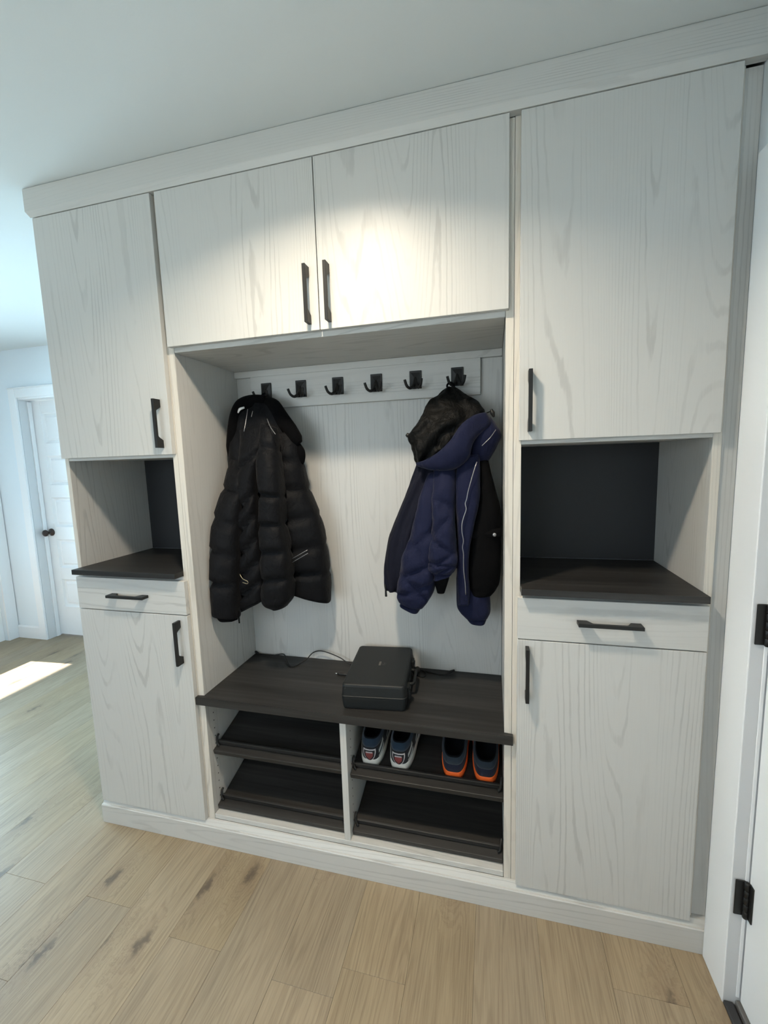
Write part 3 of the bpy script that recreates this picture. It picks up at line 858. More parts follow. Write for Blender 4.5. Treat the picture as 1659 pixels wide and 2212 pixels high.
def tower(name, text, xo, x0, x1, xr, dx0, dx1, hx, cx0, cx1, ctext, upper_in):
    """xo..x0 left panel, x1..xr right panel, dx0..dx1 doors"""
    t = empty(name, ((xo+xr)/2, 0.2, 0), text, 'cabinet')
    sides = [(xo, x0), (x1, xr)]
    for a, b in sides:
        s = box('side_panel', a, b, YC+0.0012, 0.400, 0.0, ZT+0.02, M['wood_v'], t, 0.0008)
        box('edge_band', a, b, YC, YC+0.0012, ZL, ZT-0.001, M['edge'], s, 0.0003)
    bp = box('back_panel', x0, x1, YB, 0.399, 1.086, ZB-0.011, M['dark_back'], t, 0)
    bp['label'] = 'charcoal back panel of the open niche'
    box('back_panel', x0, x1, YB+0.005, 0.399, 0.09, 1.06, M['wood_v'], t, 0)
    box('back_panel', x0, x1, YB+0.005, 0.399, ZB+0.012, ZT, M['wood_v'], t, 0)
    box('niche_top', x0, x1, YC+0.001, 0.399, ZB-0.0105, ZB+0.0085, M['wood_h'], t, 0.0008)
    box('niche_base', x0, x1, YC+0.001, 0.399, 1.047, 1.0648, M['wood_h'], t, 0.0008)
    box('bottom_panel', x0, x1, YC+0.001, 0.399, ZL, ZL+0.019, M['wood_h'], t, 0.0008)
    box('top_panel', x0, x1, YC+0.001, 0.399, ZT-0.005, ZT+0.014, M['wood_h'], t, 0.0008)
    box('drawer_rail', x0, x1, YC+0.001, 0.08, ZE-0.01, ZE+0.009, M['wood_h'], t, 0.0008)
    u = front('upper_door', dx0, dx1, ZB, ZT-0.0015, t)
    handle(u, hx, 1.613)
    d = front('drawer', dx0, dx1, ZE+0.0016, ZD, t, 'wood_h')
    handle(d, (dx0+dx1)/2 + (0.003 if hx < 0 else 0.0), 0.9885, True)
    l = front('lower_door', dx0, dx1, ZL+0.001, ZE-0.0016, t)
    handle(l, hx, 0.822)
    c = empty('countertop', ((cx0+cx1)/2, 0.18, 1.085), ctext, 'countertop')
    box('slab', cx0, cx1, -0.024, YB-0.0005, 1.0656, 1.0850, M['dark'], c, 0.0012, 2)
    return t

tower('tall_cabinet', 'tall white-washed wood cabinet next to the hall, open charcoal niche above its drawer',
      -1.071, -1.0535, -0.5855, -0.5660, -1.0638, -0.5701, -0.6055, -1.0525, -0.5865,
      'charcoal counter slab in the niche of the cabinet next to the hall', True)
tower('tall_cabinet', 'tall white-washed wood cabinet next to the entry door, open charcoal niche above its drawer',
      0.5672, 0.5882, 1.0608, 1.0805, 0.581, 1.0696, 0.6085, 0.5892, 1.0598,
      'charcoal counter slab in the niche of the cabinet next to the entry door', True)
f = empty('filler_strip', (1.10, 0.03, 0.1), 'narrow white-washed wood filler between the right cabinet and the door casing', 'filler panel')
box('strip', 1.0812, 1.1190, 0.026, 0.045, 0.0957, 2.348, M['wood_v'], f, 0.001)

# middle: open coat niche with bench and shoe bays
XA, XB = -0.5425, 0.5445        # inner faces
mid = empty('hall_tree', (0, 0.2, 0), 'white-washed wood coat niche with shoe bays between the two tall cabinets', 'coat niche')
for a, b in ((-0.5650, XA), (XB, 0.5662)):
    s = box('side_panel', a, b, YC+0.0012, 0.400, 0.0, ZT, M['wood_v'], mid, 0.0008)
    box('edge_band', a, b, YC, YC+0.0012, ZL, ZT-0.002, M['edge'], s, 0.0003)
box('back_panel', XA+0.001, XB-0.001, YB, 0.399, 0.1155, 1.849, M['wood_v'], mid, 0)
box('nailing_strip', XA+0.001, XB-0.001, YB-0.018, YB-0.0005, 1.8225, 1.8485, M['wood_h'], mid, 0.001)
box('bottom_deck', XA+0.001, XB-0.001, YC, 0.383, ZL, 0.1150, M['wood_h'], mid, 0.0015)
box('divider', -0.0062, 0.0172, YC+0.001, 0.383, 0.1155, 0.574, M['wood_v'], mid, 0.001)
# rows of shelf-pin holes in the bays
bm = bmesh.new()
for xs, nx in ((XA+0.0003, 1), (0.0175, 1), (-0.0065, -1), (XB-0.0003, -1)):
    for yy in (0.062, 0.335):
        for i in range(13):
            z = 0.16+0.032*i
            if z < 0.56:
                lathe_bm(bm, [(0.0026, 0), (0.0026, 0.0003)], 8, Vector((nx, 0, 0)), Vector((xs, yy, z)) - off(mid))
h = link('pin_holes', to_mesh(bm, 'pin_holes'), M['cable'], mid)
h['kind'] = 'stuff'

oc = empty('overhead_cabinet', (0, 0.2, 1.85), 'two-door white-washed wood cupboard above the coat hooks', 'cupboard')
box('soffit', XA+0.001, XB-0.001, YC, 0.383, 1.8492, 1.8675, M['wood_h'], oc, 0.001)
box('top_panel', XA+0.001, XB-0.001, YC, 0.383, ZT-0.019, ZT-0.001, M['wood_h'], oc, 0.001)
box('centre_stile', -0.010, 0.010, YC+0.001, 0.10, 1.868, ZT-0.020, M['wood_v'], oc, 0.001)
dl = front('left_door', -0.5516, -0.0014, ZC, ZT-0.0015, oc); dl.name = 'door'
handle(dl, -0.0318, 1.965)
dr = front('door', 0.0014, 0.5517, ZC, ZT-0.0015, oc)
handle(dr, 0.0335, 1.965)

bt = empty('bench_top', (0, 0.2, 0.606), 'long charcoal wood bench top above the shoe bays', 'bench top')
bm = bmesh.new()
yf, yb_ = 0.003, YB-0.0008
out = [(-0.5690, yf), (0.5705, yf), (0.5705, YC-0.001), (XB-0.001, YC-0.001), (XB-0.001, yb_), (XA+0.001, yb_), (XA+0.001, YC-0.001), (-0.5690, YC-0.001)]
bo = [bm.verts.new((x, y-0.2, -0.031)) for x, y in out]
tp = [bm.verts.new((x, y-0.2, 0)) for x, y in out]
bm.faces.new(bo[::-1]); bm.faces.new(tp)
for i in range(8): bm.faces.new((bo[i], bo[(i+1) % 8], tp[(i+1) % 8], tp[i]))
bmesh.ops.bevel(bm, geom=[e for e in bm.edges if e.verts[0].co.z == e.verts[1].co.z], offset=0.0015, segments=2, affect='EDGES')
link('slab', to_mesh(bm, 'slab'), M['dark'], bt)

# slanted shoe shelves with toe fences
SL = math.radians(15.8)
def shoe_shelf(x0, x1, zf, text):
    w = (x1-x0)/2
    s = empty('shoe_shelf', ((x0+x1)/2, 0.040, zf+0.020), text, 'shoe shelf', 'slanted charcoal shoe shelves')
    s.rotation_euler = (SL, 0, 0)
    bm = bmesh.new(); bm_box(bm, -w, w, 0.0, 0.345, -0.0195, 0.0, 0.0025, 2)
    link('board', to_mesh(bm, 'board'), M['dark'], s)
    bm = bmesh.new(); bm_box(bm, -w+0.010, w-0.010, 0.028, 0.037, 0.003, 0.021, 0.002, 2)
    fe = link('toe_fence', to_mesh(bm, 'toe_fence'), M['dark'], s)
    for sx in (-1, 1):
        bm = bmesh.new()
        tube_bm(bm, [Vector((sx*(w-0.0058), 0.046, 0.036)), Vector((sx*(w-0.0058), 0.037, 0.034)), Vector((sx*(w-0.0075), 0.029, 0.026)), Vector((sx*(w-0.010), 0.024, 0.012)), Vector((sx*(w-0.016), 0.020, 0.004))], 0.0042, 8, 4)
        link('fence_clip', to_mesh(bm, 'fence_clip'), M['cable'], s, None, True)
    return s
shoe_shelf(XA+0.001, -0.0072, 0.348, 'upper slanted charcoal shoe shelf in the left bay, empty')
shoe_shelf(XA+0.001, -0.0072, 0.1155, 'lower slanted charcoal shoe shelf in the left bay, empty')
SHELF = shoe_shelf(0.0182, XB-0.001, 0.340, 'upper slanted charcoal shoe shelf in the right bay, holding four shoes')
shoe_shelf(0.0182, XB-0.001, 0.1155, 'lower slanted charcoal shoe shelf in the right bay, empty')

# coat hook rail
hr = empty('coat_hook_rail', (0, YB-0.01, 1.69), 'white-washed wood rail with six black double coat hooks', 'hook rail')
HB = YB-0.0195
box('board', -0.4665, 0.4675, HB, YB-0.0006, 1.6925, 1.8222, M['wood_h'], hr, 0.0015, 2)
bm = bmesh.new()
bm_box(bm, -0.0225, 0.0225, -0.006, 0, -0.033, 0.033, 0.001)
# raised boss on the plate
pv = [bm.verts.new(c) for c in ((-0.018, -0.006, -0.028), (0.018, -0.006, -0.028), (0.018, -0.006, 0.026), (-0.018, -0.006, 0.026), (0, -0.0105, 0.002))]
for a, b in ((0, 1), (1, 2), (2, 3), (3, 0)): bm.faces.new((pv[a], pv[b], pv[4]))
PLATE = to_mesh(bm, 'hook'); PLATE.materials.append(M['metal'])
PR = []
for sx in (-1, 1):
    bm = bmesh.new()
    tube_bm(bm, [Vector(p) for p in ((0, -0.006, 0.008), (sx*0.002, -0.013, -0.008), (sx*0.007, -0.022, -0.025), (sx*0.016, -0.035, -0.034), (sx*0.025, -0.047, -0.028), (sx*0.0295, -0.054, -0.014), (sx*0.031, -0.057, -0.006))], 0.0052, 10, 5, [0.0045, 0.006, 0.006, 0.0052, 0.005, 0.005])
    me = to_mesh(bm, 'prong'); me.materials.append(M['metal'])
    for p in me.polygons: p.use_smooth = True
    PR.append(me)
for x in (-0.3934, -0.2389, -0.0811, 0.0763, 0.2292, 0.3844):
    hk = link('hook', PLATE, None, hr, Vector((x, HB, 1.7608)) - off(hr))
    for me in PR: link('prong', me, None, hk)

# continuous crown and base mouldings
cr = empty('trim_5', (0, 0, 2.40)); cr['kind'] = 'structure'
label_struct(cr, 'white-washed wood crown board along the ceiling over all cabinets', 'crown moulding')
yc = -0.0115
prof = [(yc, CEIL-0.0015), (yc, 2.366), (-0.0015, 2.3495), (0.020, 2.3495), (0.020, CEIL-0.0015)]
prism('crown_board', prof, -1.0665-0.012, 1.1190, M['wood_h'], cr, 'x', lambda y, z: (y-yc))
ret = [(-1.0785, CEIL-0.0015), (-1.0785, 2.366), (-1.0685, 2.3495), (-1.0672, 2.3495), (-1.0672, CEIL-0.0015)]
prism('crown_return', [(x, z) for x, z in ret], 0.0215, 0.400, M['wood_d'], cr, 'y')
ba = empty('trim_6', (0, 0, 0)); ba['kind'] = 'structure'
label_struct(ba, 'white-washed wood base moulding on the floor under all cabinets', 'base moulding')
prof = [(-0.0055, 0.0005), (-0.0055, 0.0770), (-0.0035, 0.0800), (0.0020, 0.0800), (0.0045, 0.0845), (0.0090, 0.0905), (0.0130, 0.0953), (0.0199, 0.0953), (0.0199, 0.0005)]
prism('base_board', prof, -1.0675, 1.1192, M['wood_h'], ba)
box('base_ledge', 1.0812, 1.1190, 0.0201, 0.0450, 0.0700, 0.0953, M['wood_h'], ba, 0.0006)

# ------------------------------------------------------------------ coats on the hooks
pj = empty('puffer_jacket', (-0.39, 0.25, 0.9), 'black quilted puffer jacket hanging on the leftmost hook', 'jacket')
loft('yoke', PUFF_YOKE, M['puff'], pj, wrinkle=0.005, seed=1, fold=0.008, foldn=3)
loft('left_front', PUFF_LEFT, M['puff'], pj, seams=(0.25, 1.15, 2.08, 3.06, 4.02), amp=0.62, width=0.075, seed=2, slant=0.03, wrinkle=0.004)
loft('front_lining', PUFF_MID, M['puff'], pj, seams=(1.2, 2.65, 3.35, 4.05, 4.75, 5.45), amp=0.65, width=0.09, slant=-0.24, seed=3, wrinkle=0.005)
loft('sleeve', PUFF_SLEEVE, M['puff'], pj, seams=(0.9, 3.15, 5.0, 6.0, 7.0), amp=0.45, width=0.12, seed=4, curve=0.05, wrinkle=0.004)
loft('right_front', PUFF_RIGHT, M['puff'], pj, seams=(1.1, 2.05, 3.08, 4.08, 5.0), amp=0.58, width=0.075, seed=5, slant=-0.03, wrinkle=0.004)
tube('collar', PUFF_COLLAR_L, 0.02, M['fleece'], pj, 12, 6, [0.020, 0.024, 0.026, 0.025, 0.024, 0.020, 0.012], 1.0)
tube('collar', PUFF_COLLAR_R, 0.02, M['fleece'], pj, 12, 6, [0.020, 0.028, 0.030, 0.030, 0.026, 0.014], 0.9)
tube('collar_flap', PUFF_FLAP, 0.015, M['fleece'], pj, 10, 6, [0.018, 0.022, 0.020, 0.010], 0.7)
tube('hanging_loop', PUFF_LOOP, 0.0035, M['blackcloth'], pj, 8, 6)
for i, nm in enumerate((PUFF_ZIP1, PUFF_ZIP2, PUFF_ZIP3)):
    tube('collar_piping', nm, 0.0013, M['silver'], pj, 6, 5)
tube('care_label', PUFF_LABEL, 0.005, M['label'], pj, 6, 5, [0.003, 0.006, 0.004], 0.25)
for nm in (PUFF_POCKET1, PUFF_POCKET2):
    tube('pocket_zip', nm, 0.0012, M['silver'], pj, 6, 4)
tube('cuff_zip', PUFF_CUFFZIP, 0.0014, M['brass'], pj, 6, 4)
tube('zip_pull', PUFF_PULL, 0.003, M['blackcloth'], pj, 6, 4)
tube('hem_band', PUFF_BAND, 0.012, M['blackcloth'], pj, 10, 5, [0.006, 0.013, 0.013, 0.008])

nc = empty('winter_coat', (0.36, 0.26, 0.9), 'navy hooded winter coat with black lining hanging on the rightmost hook', 'coat')
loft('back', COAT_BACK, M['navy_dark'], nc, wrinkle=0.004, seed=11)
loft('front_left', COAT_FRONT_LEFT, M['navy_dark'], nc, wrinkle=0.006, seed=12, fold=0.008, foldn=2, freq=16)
loft('sleeve', COAT_SLEEVE_C, M['navy'], nc, seams=(4.6,), amp=0.22, width=0.22, wrinkle=0.004, seed=13)
sb = loft('lining_panel', COAT_SLEEVE_B, M['navy'], nc, seams=(1.5, 3.4, 4.6, 6.0), amp=0.30, width=0.16, slant=0.45, wrinkle=0.010, seed=14, freq=24, seams2=(2.4, 4.2, 5.4), slant2=-0.5)
loft('lining_fold', COAT_CUFF_B, M['blackcloth'], nc, wrinkle=0.004, seed=15)
loft('quilted_lining', COAT_SLEEVE_A, M['navy'], nc, seams=(2.3, 3.6, 4.6, 7.0), amp=0.28, width=0.14, slant=-0.45, wrinkle=0.008, seed=16, freq=20, seams2=(2.9, 4.4), slant2=0.7)
loft('placket', COAT_PLACKET, M['navy'], nc, wrinkle=0.004, seed=17)
loft('front_right', COAT_FRONT_RIGHT, M['blackcloth'], nc, wrinkle=0.004, seed=18)
loft('pocket_flap', COAT_FLAP, M['blackcloth'], nc, wrinkle=0.001, seed=22)
loft('collar', COAT_COLLAR, M['navy'], nc, wrinkle=0.003, seed=19)
loft('hood_lining', COAT_HOOD, M['lining'], nc, wrinkle=0.013, seed=20, freq=30, seg=56, sub=11, fold=0.010, foldn=2)
loft('hood', COAT_RIM, M['navy'], nc, wrinkle=0.004, seed=21)
tube('hanging_loop', COAT_LOOP, 0.0035, M['blackcloth'], nc, 8, 6)
tube('front_zip', COAT_ZIP, 0.0015, M['silver'], nc, 6, 4)
tube('collar_zip', COAT_COLLAR_ZIP, 0.0013, M['silver'], nc, 6, 4)
tube('drawcord', COAT_CORD_R, 0.0016, M['blackcloth'], nc, 6, 4)
tube('cord_toggle', COAT_TOGGLE_R, 0.006, M['cable'], nc, 10, 5, [0.004, 0.008, 0.003])
tube('cord_toggle', COAT_TOGGLE_L, 0.007, M['cable'], nc, 10, 5, [0.006, 0.0085])
tube('zip_pull', COAT_PULL, 0.003, M['cable'], nc, 6, 4, [0.0018, 0.003, 0.0045])
tube('inner_zip', COAT_BACKZIP, 0.0018, M['silver'], nc, 6, 4)
bm = bmesh.new()
lathe_bm(bm, [(0.0062, 0), (0.0066, 0.002), (0.004, 0.0035)], 14, Vector((0, -1, 0)))
link('snap_button', to_mesh(bm, 'snap_button'), M['silver'], nc, Vector(COAT_SNAP[0]) - off(nc), True)

# ------------------------------------------------------------------ hard case and cables on the bench
BT = 0.606
cs = empty('hard_case', (0.0958, 0.208, BT+0.0004), 'black hard plastic carrying case lying on the bench top', 'case')
cs.rotation_euler = (0, 0, math.radians(5.6))
def rounded_shell(prof, w, d, r, cs_=7):
    """stack of rounded rectangles: prof = (inset, z)"""
    bm = bmesh.new()
    rings = []
    for ins, z in prof:
        ring = []
        rr = max(r-ins*0.5, 0.004)
        for cx, cy, a0 in ((1, 1, 0), (-1, 1, 90), (-1, -1, 180), (1, -1, 270)):
            for k in range(cs_):
                a = math.radians(a0+90*k/(cs_-1))
                ring.append(bm.verts.new((cx*(w/2-ins-rr)+rr*math.cos(a), cy*(d/2-ins-rr)+rr*math.sin(a), z)))
        rings.append(ring)
    n = len(rings[0])
    for i in range(len(rings)-1):
        for k in range(n): bm.faces.new((rings[i][k], rings[i][(k+1) % n], rings[i+1][(k+1) % n], rings[i+1][k]))
    bm.faces.new(rings[0][::-1]); bm.faces.new(rings[-1])
    return bm
CW, CD = 0.228, 0.318
o = link('base_shell', to_mesh(rounded_shell([(0.008, 0), (0.0045, 0.003), (0.003, 0.010), (0.0, 0.040), (0.0, 0.0445)], CW, CD, 0.016), 'base_shell'), M['case'], cs)
o = link('lid', to_mesh(rounded_shell([(-0.0008, 0.0455), (-0.0012, 0.0470), (-0.0008, 0.0485), (0.0010, 0.0500), (0.0030, 0.082), (0.0045, 0.0875), (0.0075, 0.0905), (0.0125, 0.0918)], CW, CD, 0.016), 'lid'), M['case'], cs)
sm = link('seam', to_mesh(rounded_shell([(0.002, 0.0440), (0.002, 0.0460)], CW, CD, 0.016), 'seam'), M['cable'], cs)
# handle and latches on the right-hand side
tube_pts = [Vector((CW/2-0.002, -0.052, 0.046)), Vector((CW/2+0.012, -0.050, 0.046)), Vector((CW/2+0.017, -0.036, 0.046)), Vector((CW/2+0.017, 0.036, 0.046)), Vector((CW/2+0.012, 0.050, 0.046)), Vector((CW/2-0.002, 0.052, 0.046))]
bm = bmesh.new(); tube_bm(bm, tube_pts, 0.006, 10, 5)
link('carry_handle', to_mesh(bm, 'carry_handle'), M['case'], cs, None, True)
for sy in (-0.095, 0.095):
    bm = bmesh.new(); bm_box(bm, CW/2-0.004, CW/2+0.0075, sy-0.017, sy+0.017, 0.020, 0.066, 0.0025, 2)
    lt = link('latch', to_mesh(bm, 'latch'), M['case'], cs)
    bm = bmesh.new(); bm_box(bm, CW/2+0.007, CW/2+0.011, sy-0.012, sy+0.012, 0.050, 0.060, 0.0015, 1)
    link('latch_tab', to_mesh(bm, 'latch_tab'), M['case'], lt)
for sy in (-0.06, 0.06):
    bm = bmesh.new(); lathe_bm(bm, [(0.005, -0.016), (0.005, 0.016)], 10, Vector((0, 1, 0)), Vector((-CW/2-0.001, sy, 0.046)))
    link('hinge', to_mesh(bm, 'hinge'), M['case'], cs, None, True)
# small worn print on the lid: a row of block letters beside a round emblem
bm = bmesh.new()
zt = 0.0920
for i in range(7):
    y0 = -0.012+0.0043*i
    bm_box(bm, -0.0040, 0.0040, y0, y0+0.0034, zt-0.0003, zt+0.0003)
    bm_box(bm, -0.0040, 0.0040, y0+0.0030, y0+0.0044, zt-0.0003, zt+0.00015)
link('wordmark', to_mesh(bm, 'wordmark'), M['logo'], cs)
bm = bmesh.new()
ang = [2*math.pi*k/20 for k in range(21)]
tube_bm(bm, [Vector((0.016+0.0085*math.cos(a), 0.001+0.0105*math.sin(a), zt)) for a in ang], 0.0006, 4, 1)
for q in ((0.010, -0.004, 0.0205, 0.007), (0.0125, -0.0065, 0.0225, 0.002), (0.016, 0.009, 0.0165, -0.008)):
    tube_bm(bm, [Vector((q[0], q[1], zt)), Vector((q[2], q[3], zt))], 0.0008, 4, 1)
link('emblem', to_mesh(bm, 'emblem'), M['logo_dim'], cs)

def on_bench(pts, r):
    return [(x, min(y, YB-0.006), max(z, BT+r+0.0003)) for x, y, z in pts]
cb = empty('power_cable', (-0.30, 0.33, BT), 'thin black cable running from the niche corner to the case', 'cable')
tube('cord', on_bench(CABLE_LEFT, 0.0024), 0.0024, M['cable'], cb, 8, 6)
x, y, z = CABLE_LEFT[0]
tube('plug', [(-0.5375, 0.374, BT+0.010), (-0.528, 0.371, BT+0.008), (-0.515, 0.368, BT+0.005)], 0.004, M['cable'], cb, 8, 4, [0.005, 0.005, 0.0025])
pl = empty('barrel_plug', (-0.09, 0.262, BT), 'small black barrel plug with bright tip beside the case', 'plug')
tube('tip', [(-0.1095, 0.262, BT+0.0055), (-0.0985, 0.262, BT+0.0055)], 0.0026, M['steel'], pl, 10, 2)
tube('body', [(-0.0985, 0.262, BT+0.0055), (-0.074, 0.262, BT+0.0055), (-0.062, 0.262, BT+0.0050), (-0.045, 0.263, BT+0.003)], 0.005, M['cable'], pl, 10, 4, [0.0045, 0.005, 0.0045, 0.0022])
c2 = empty('adapter_cable', (0.28, 0.34, BT), 'black adapter lead coiled beside the case handle', 'cable')
tube('cord', on_bench(CABLE_RIGHT, 0.0024), 0.0024, M['cable'], c2, 8, 6)
tube('coil', on_bench(CABLE_LOOP, 0.0022), 0.0022, M['cable'], c2, 8, 6)
tube('connector', [(0.335, 0.350, BT+0.006), (0.347, 0.357, BT+0.008), (0.361, 0.368, BT+0.010)], 0.005, M['cable'], c2, 10, 4, [0.004, 0.006, 0.004])
tube('adapter', [(0.212, 0.300, BT+0.016), (0.214, 0.322, BT+0.018), (0.216, 0.346, BT+0.016)], 0.014, M['cable'], c2, 12, 4, [0.008, 0.015, 0.008])

# ------------------------------------------------------------------ shoes
def outline(L, Wd, n=96, heel=0.75, e=0.48):
    """plan outline; index 0 at the heel centre, going round; u forward, v sideways"""
    pts = []
    for k in range(n):
        a = 2*math.pi*k/n
        u = (1-math.cos(a))/2
        base = math.sin(a)
        wsh = heel + (1-heel)*math.sin(min(u*1.35, 1)*math.pi/2) - 0.10*math.exp(-((u-0.42)/0.16)**2)
        v = math.copysign(abs(base)**e, base)*wsh*Wd/2
        pts.append((u*L, v))
    return pts
def shoe(text, x, kind, yaw=0.0, u0=0.040):
    L, Wd = (0.290, 0.104) if kind == 'w' else (0.300, 0.104)
    n = 96
    s = empty('sneaker' if kind == 'w' else 'slip_on_shoe', (0, 0, 0), text, 'shoe', 'shoes on the upper right shoe shelf')
    # stand on the slanted shelf, heel against the toe fence
    sh = SHELF.location
    loc = Vector((x, sh.y + u0*math.cos(SL), sh.z + u0*math.sin(SL) + 0.0006))
    s.location = loc
    s.rotation_euler = (SL, 0, yaw)
    sole = outline(L, Wd, n, 0.90)
    hs = 0.020 if kind == 'w' else 0.024
    # sole: flared foam wedge
    bm = bmesh.new()
    lv = [(0.95, 0.0), (1.0, 0.004), (1.02, 0.5), (0.985, 0.95), (0.94, 1.0)]
    rings = []
    for sc, hz in lv:
        ring = []
        for (u, v) in sole:
            uu = L/2 + (u-L/2)*(0.985+0.015*sc if sc < 1 else sc**0.5)
            toe = max(0, (u/L-0.78)/0.22)
            hh = hs*(1.45-0.45*min(1, u/L*2.2)) if kind == 'w' else hs*(1.25-0.25*min(1, u/L*2))
            z = hz*hh + (0.012*toe*toe)*(1-hz*0.3)
            if kind == 'w' and hz > 0.4: z += 0.012*math.exp(-((u/L-0.0)/0.05)**2)*0 + 0.010*math.exp(-((u/L-0.22)/0.13)**2)*hz
            if kind == 'o' and hz > 0.4: z += 0.012*hz*math.exp(-((u/L-0.30)/0.15)**2)
            ring.append(bm.verts.new((v*sc, uu, z)))
        rings.append(ring)
    for i in range(len(rings)-1):
        for k in range(n): bm.faces.new((rings[i][k], rings[i][(k+1) % n], rings[i+1][(k+1) % n], rings[i+1][k]))
    bm.faces.new(rings[0][::-1]); bm.faces.new(rings[-1])
    link('sole', to_mesh(bm, 'sole'), M['sole_w' if kind == 'w' else 'sole_o'], s, None, True)
    # upper: from sole edge to collar opening
    HC = 0.102 if kind == 'w' else 0.080
    op = outline(0.150, 0.070, n, 0.95, 0.6) if kind == 'w' else outline(0.175, 0.080, n, 0.95, 0.6)
    def upoint(k, t):
        (u, v), (uo, vo) = sole[k], op[k]
        uo += 0.030 if kind == 'w' else 0.020
        toe = (1-math.cos(2*math.pi*k/n))/2            # 0 heel .. 1 toe
        f = t**(0.9+1.1*toe)
        if toe < 0.3: f = t**1.15
        uu = u*0.97+0.006
        U = uu + (uo-uu)*f
        bulge = 1 + 0.10*math.sin(math.pi*t)*(1-toe*0.4)
        V = (v*0.93 + (vo-v*0.93)*f)*bulge
        zc = HC*(1.0 - (0.16 if kind == 'w' else 0.06)*math.sin(math.pi*min(1, toe*1.1)) + 0.05*toe)
        z0 = hs*0.85 + 0.006*max(0, (u/L-0.78)/0.22)
        Z = z0 + (zc-z0)*(t**(1.0-0.48*toe))
        U -= 0.007*math.sin(math.pi*t)*(1-toe)
        return Vector((V, U, Z))
    T = 16
    tb = 0.70 if kind == 'w' else 0.66                 # where the collar fabric begins
    def strip(name, t0, t1, mat, steps, grow=0.0, extra=None):
        bm = bmesh.new(); rings = []
        for i in range(steps+1):
            t = t0+(t1-t0)*i/steps
            g = grow*math.sin(math.pi*i/steps)
            ring = []
            for k in range(n):
                p = upoint(k, t)
                c_ = Vector((0, 0.08, p.z))
                d = (p-c_); d.z = 0
                if d.length > 0: d.normalize()
                ring.append(bm.verts.new(p+d*g))
            rings.append(ring)
        for i in range(steps):
            for k in range(n): bm.faces.new((rings[i][k], rings[i][(k+1) % n], rings[i+1][(k+1) % n], rings[i+1][k]))
        return link(name, to_mesh(bm, name), M[mat], s, None, True)
    strip('upper', 0.0, tb, 'shoe' if kind == 'w' else 'shoe_n', 9)
    strip('collar', tb, 1.0, 'shoe_b' if kind == 'w' else 'shoe_g', 7, 0.005)
    # foot opening: wall going down inside, then insole
    bm = bmesh.new(); rings = []
    for sc, dz in ((1.0, 0.0), (0.93, 0.003), (0.86, -0.006), (0.84, -0.045 if kind == 'w' else -0.033)):
        ring = []
        for k in range(n):
            p = upoint(k, 1.0)
            ring.append(bm.verts.new((p.x*sc, 0.100+(p.y-0.100)*sc, p.z+dz)))
        rings.append(ring)
    for i in range(len(rings)-1):
        for k in range(n): bm.faces.new((rings[i][k], rings[i][(k+1) % n], rings[i+1][(k+1) % n], rings[i+1][k]))
    bm.faces.new(rings[-1])
    link('lining', to_mesh(bm, 'lining'), M['inner'], s, None, True)
    def surf(kf, t, lift):
        k0 = math.floor(kf); fr = kf-k0
        p = upoint(k0 % n, t).lerp(upoint((k0+1) % n, t), fr)
        q = upoint((k0+1) % n, t); r_ = upoint((k0-1) % n, t)
        tg = q-r_; tg.z = 0
        nrm = Vector((tg.y, -tg.x, 0.0))
        if nrm.dot(Vector((p.x, p.y-0.08, 0))) < 0: nrm = -nrm
        if nrm.length > 0: nrm.normalize()
        return p+nrm*lift
    if kind == 'w':
        # two slanted stripes on each side behind the heel
        for sg in (1, -1):
            for j, (ka, kb, ta, tb2) in enumerate(((6.5, 15.0, 0.10, 0.40), (7.5, 16.0, 0.36, 0.66), (19.0, 27.0, 0.16, 0.46))):
                bm = bmesh.new(); rows_ = []
                for i in range(9):
                    kk = ka+(kb-ka)*i/8
                    lo = ta+(tb2-ta)*0.75*i/8
                    rows_.append((bm.verts.new(surf(sg*kk, lo, 0.0014)), bm.verts.new(surf(sg*kk+sg*0.5, lo+0.16, 0.0014))))
                for a, b_ in zip(rows_, rows_[1:]): bm.faces.new((a[0], b_[0], b_[1], a[1]))
                link('side_stripe', to_mesh(bm, 'side_stripe'), M['stripe'], s)
        # shield badge on the heel
        def shield(sc, lift, name, mat, par):
            bm = bmesh.new()
            nx, nz = 10, 12
            grid = []
            for j in range(nz+1):
                zf = j/nz
                w = (1-(1-zf)**2.0)**0.85 if zf < 1 else 1.0
                t = 0.345 + (zf-0.5)*0.62*sc
                row = []
                for i in range(nx+1):
                    xx = (i/nx*2-1)
                    dip = 0.018*(1-abs(xx))*zf*zf*sc
                    row.append(bm.verts.new(surf(math.copysign(abs(xx*w*sc)**2.08, xx)*4.6, t-dip, lift)))
                grid.append(row)
            for j in range(nz):
                for i in range(nx): bm.faces.new((grid[j][i], grid[j][i+1], grid[j+1][i+1], grid[j+1][i]))
            bmesh.ops.remove_doubles(bm, verts=bm.verts, dist=1e-6)
            return link(name, to_mesh(bm, name), M[mat], par)
        bd = shield(1.0, 0.0022, 'heel_badge', 'crest_w', s)
        shield(0.86, 0.0030, 'badge_ground', 'shoe', bd)
        fl = shield(0.62, 0.0037, 'badge_field', 'crest_r', bd)
        bm = bmesh.new()
        for i in range(8):
            ends = [math.copysign(abs(e)**2.08, e)*4.6 for e in (-0.56+i*0.14, -0.56+i*0.14+0.112)]
            q = [surf(ends[0], 0.512, 0.0046), surf(ends[1], 0.512, 0.0046), surf(ends[1], 0.566, 0.0046), surf(ends[0], 0.566, 0.0046)]
            bm.faces.new([bm.verts.new(p) for p in q])
        link('badge_lettering', to_mesh(bm, 'badge_lettering'), M['crest_w'], bd)
    else:
        strip('heel_panel', 0.0, 0.22, 'shoe', 5, 0.0012)
    return s
shoe('dark navy sneaker with white sole and heel crest, nearest the bay divider', 0.0835, 'w', 0.03)
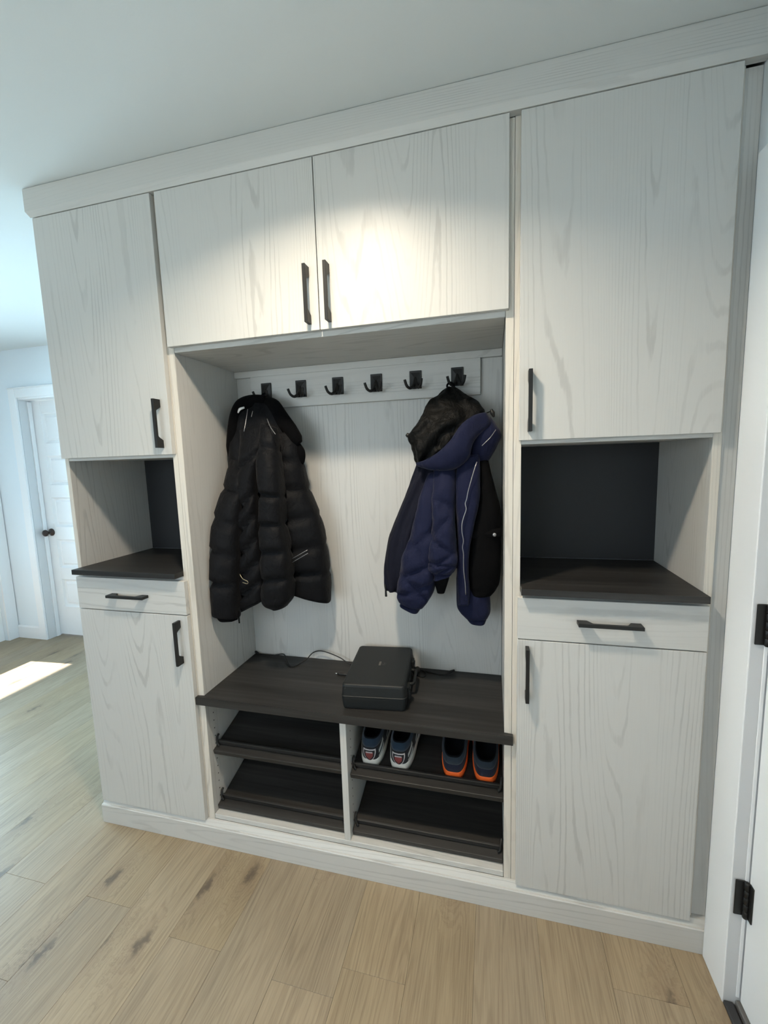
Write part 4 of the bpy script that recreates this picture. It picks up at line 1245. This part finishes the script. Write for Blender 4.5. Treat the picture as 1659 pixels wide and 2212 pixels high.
shoe('dark navy sneaker with white sole and heel crest, second from the bay divider', 0.1900, 'w', -0.02)
shoe('navy slip-on shoe with orange sole, standing left of its twin', 0.3790, 'o', 0.0)
shoe('navy slip-on shoe with orange sole, against the right side panel', 0.4865, 'o', 0.0)
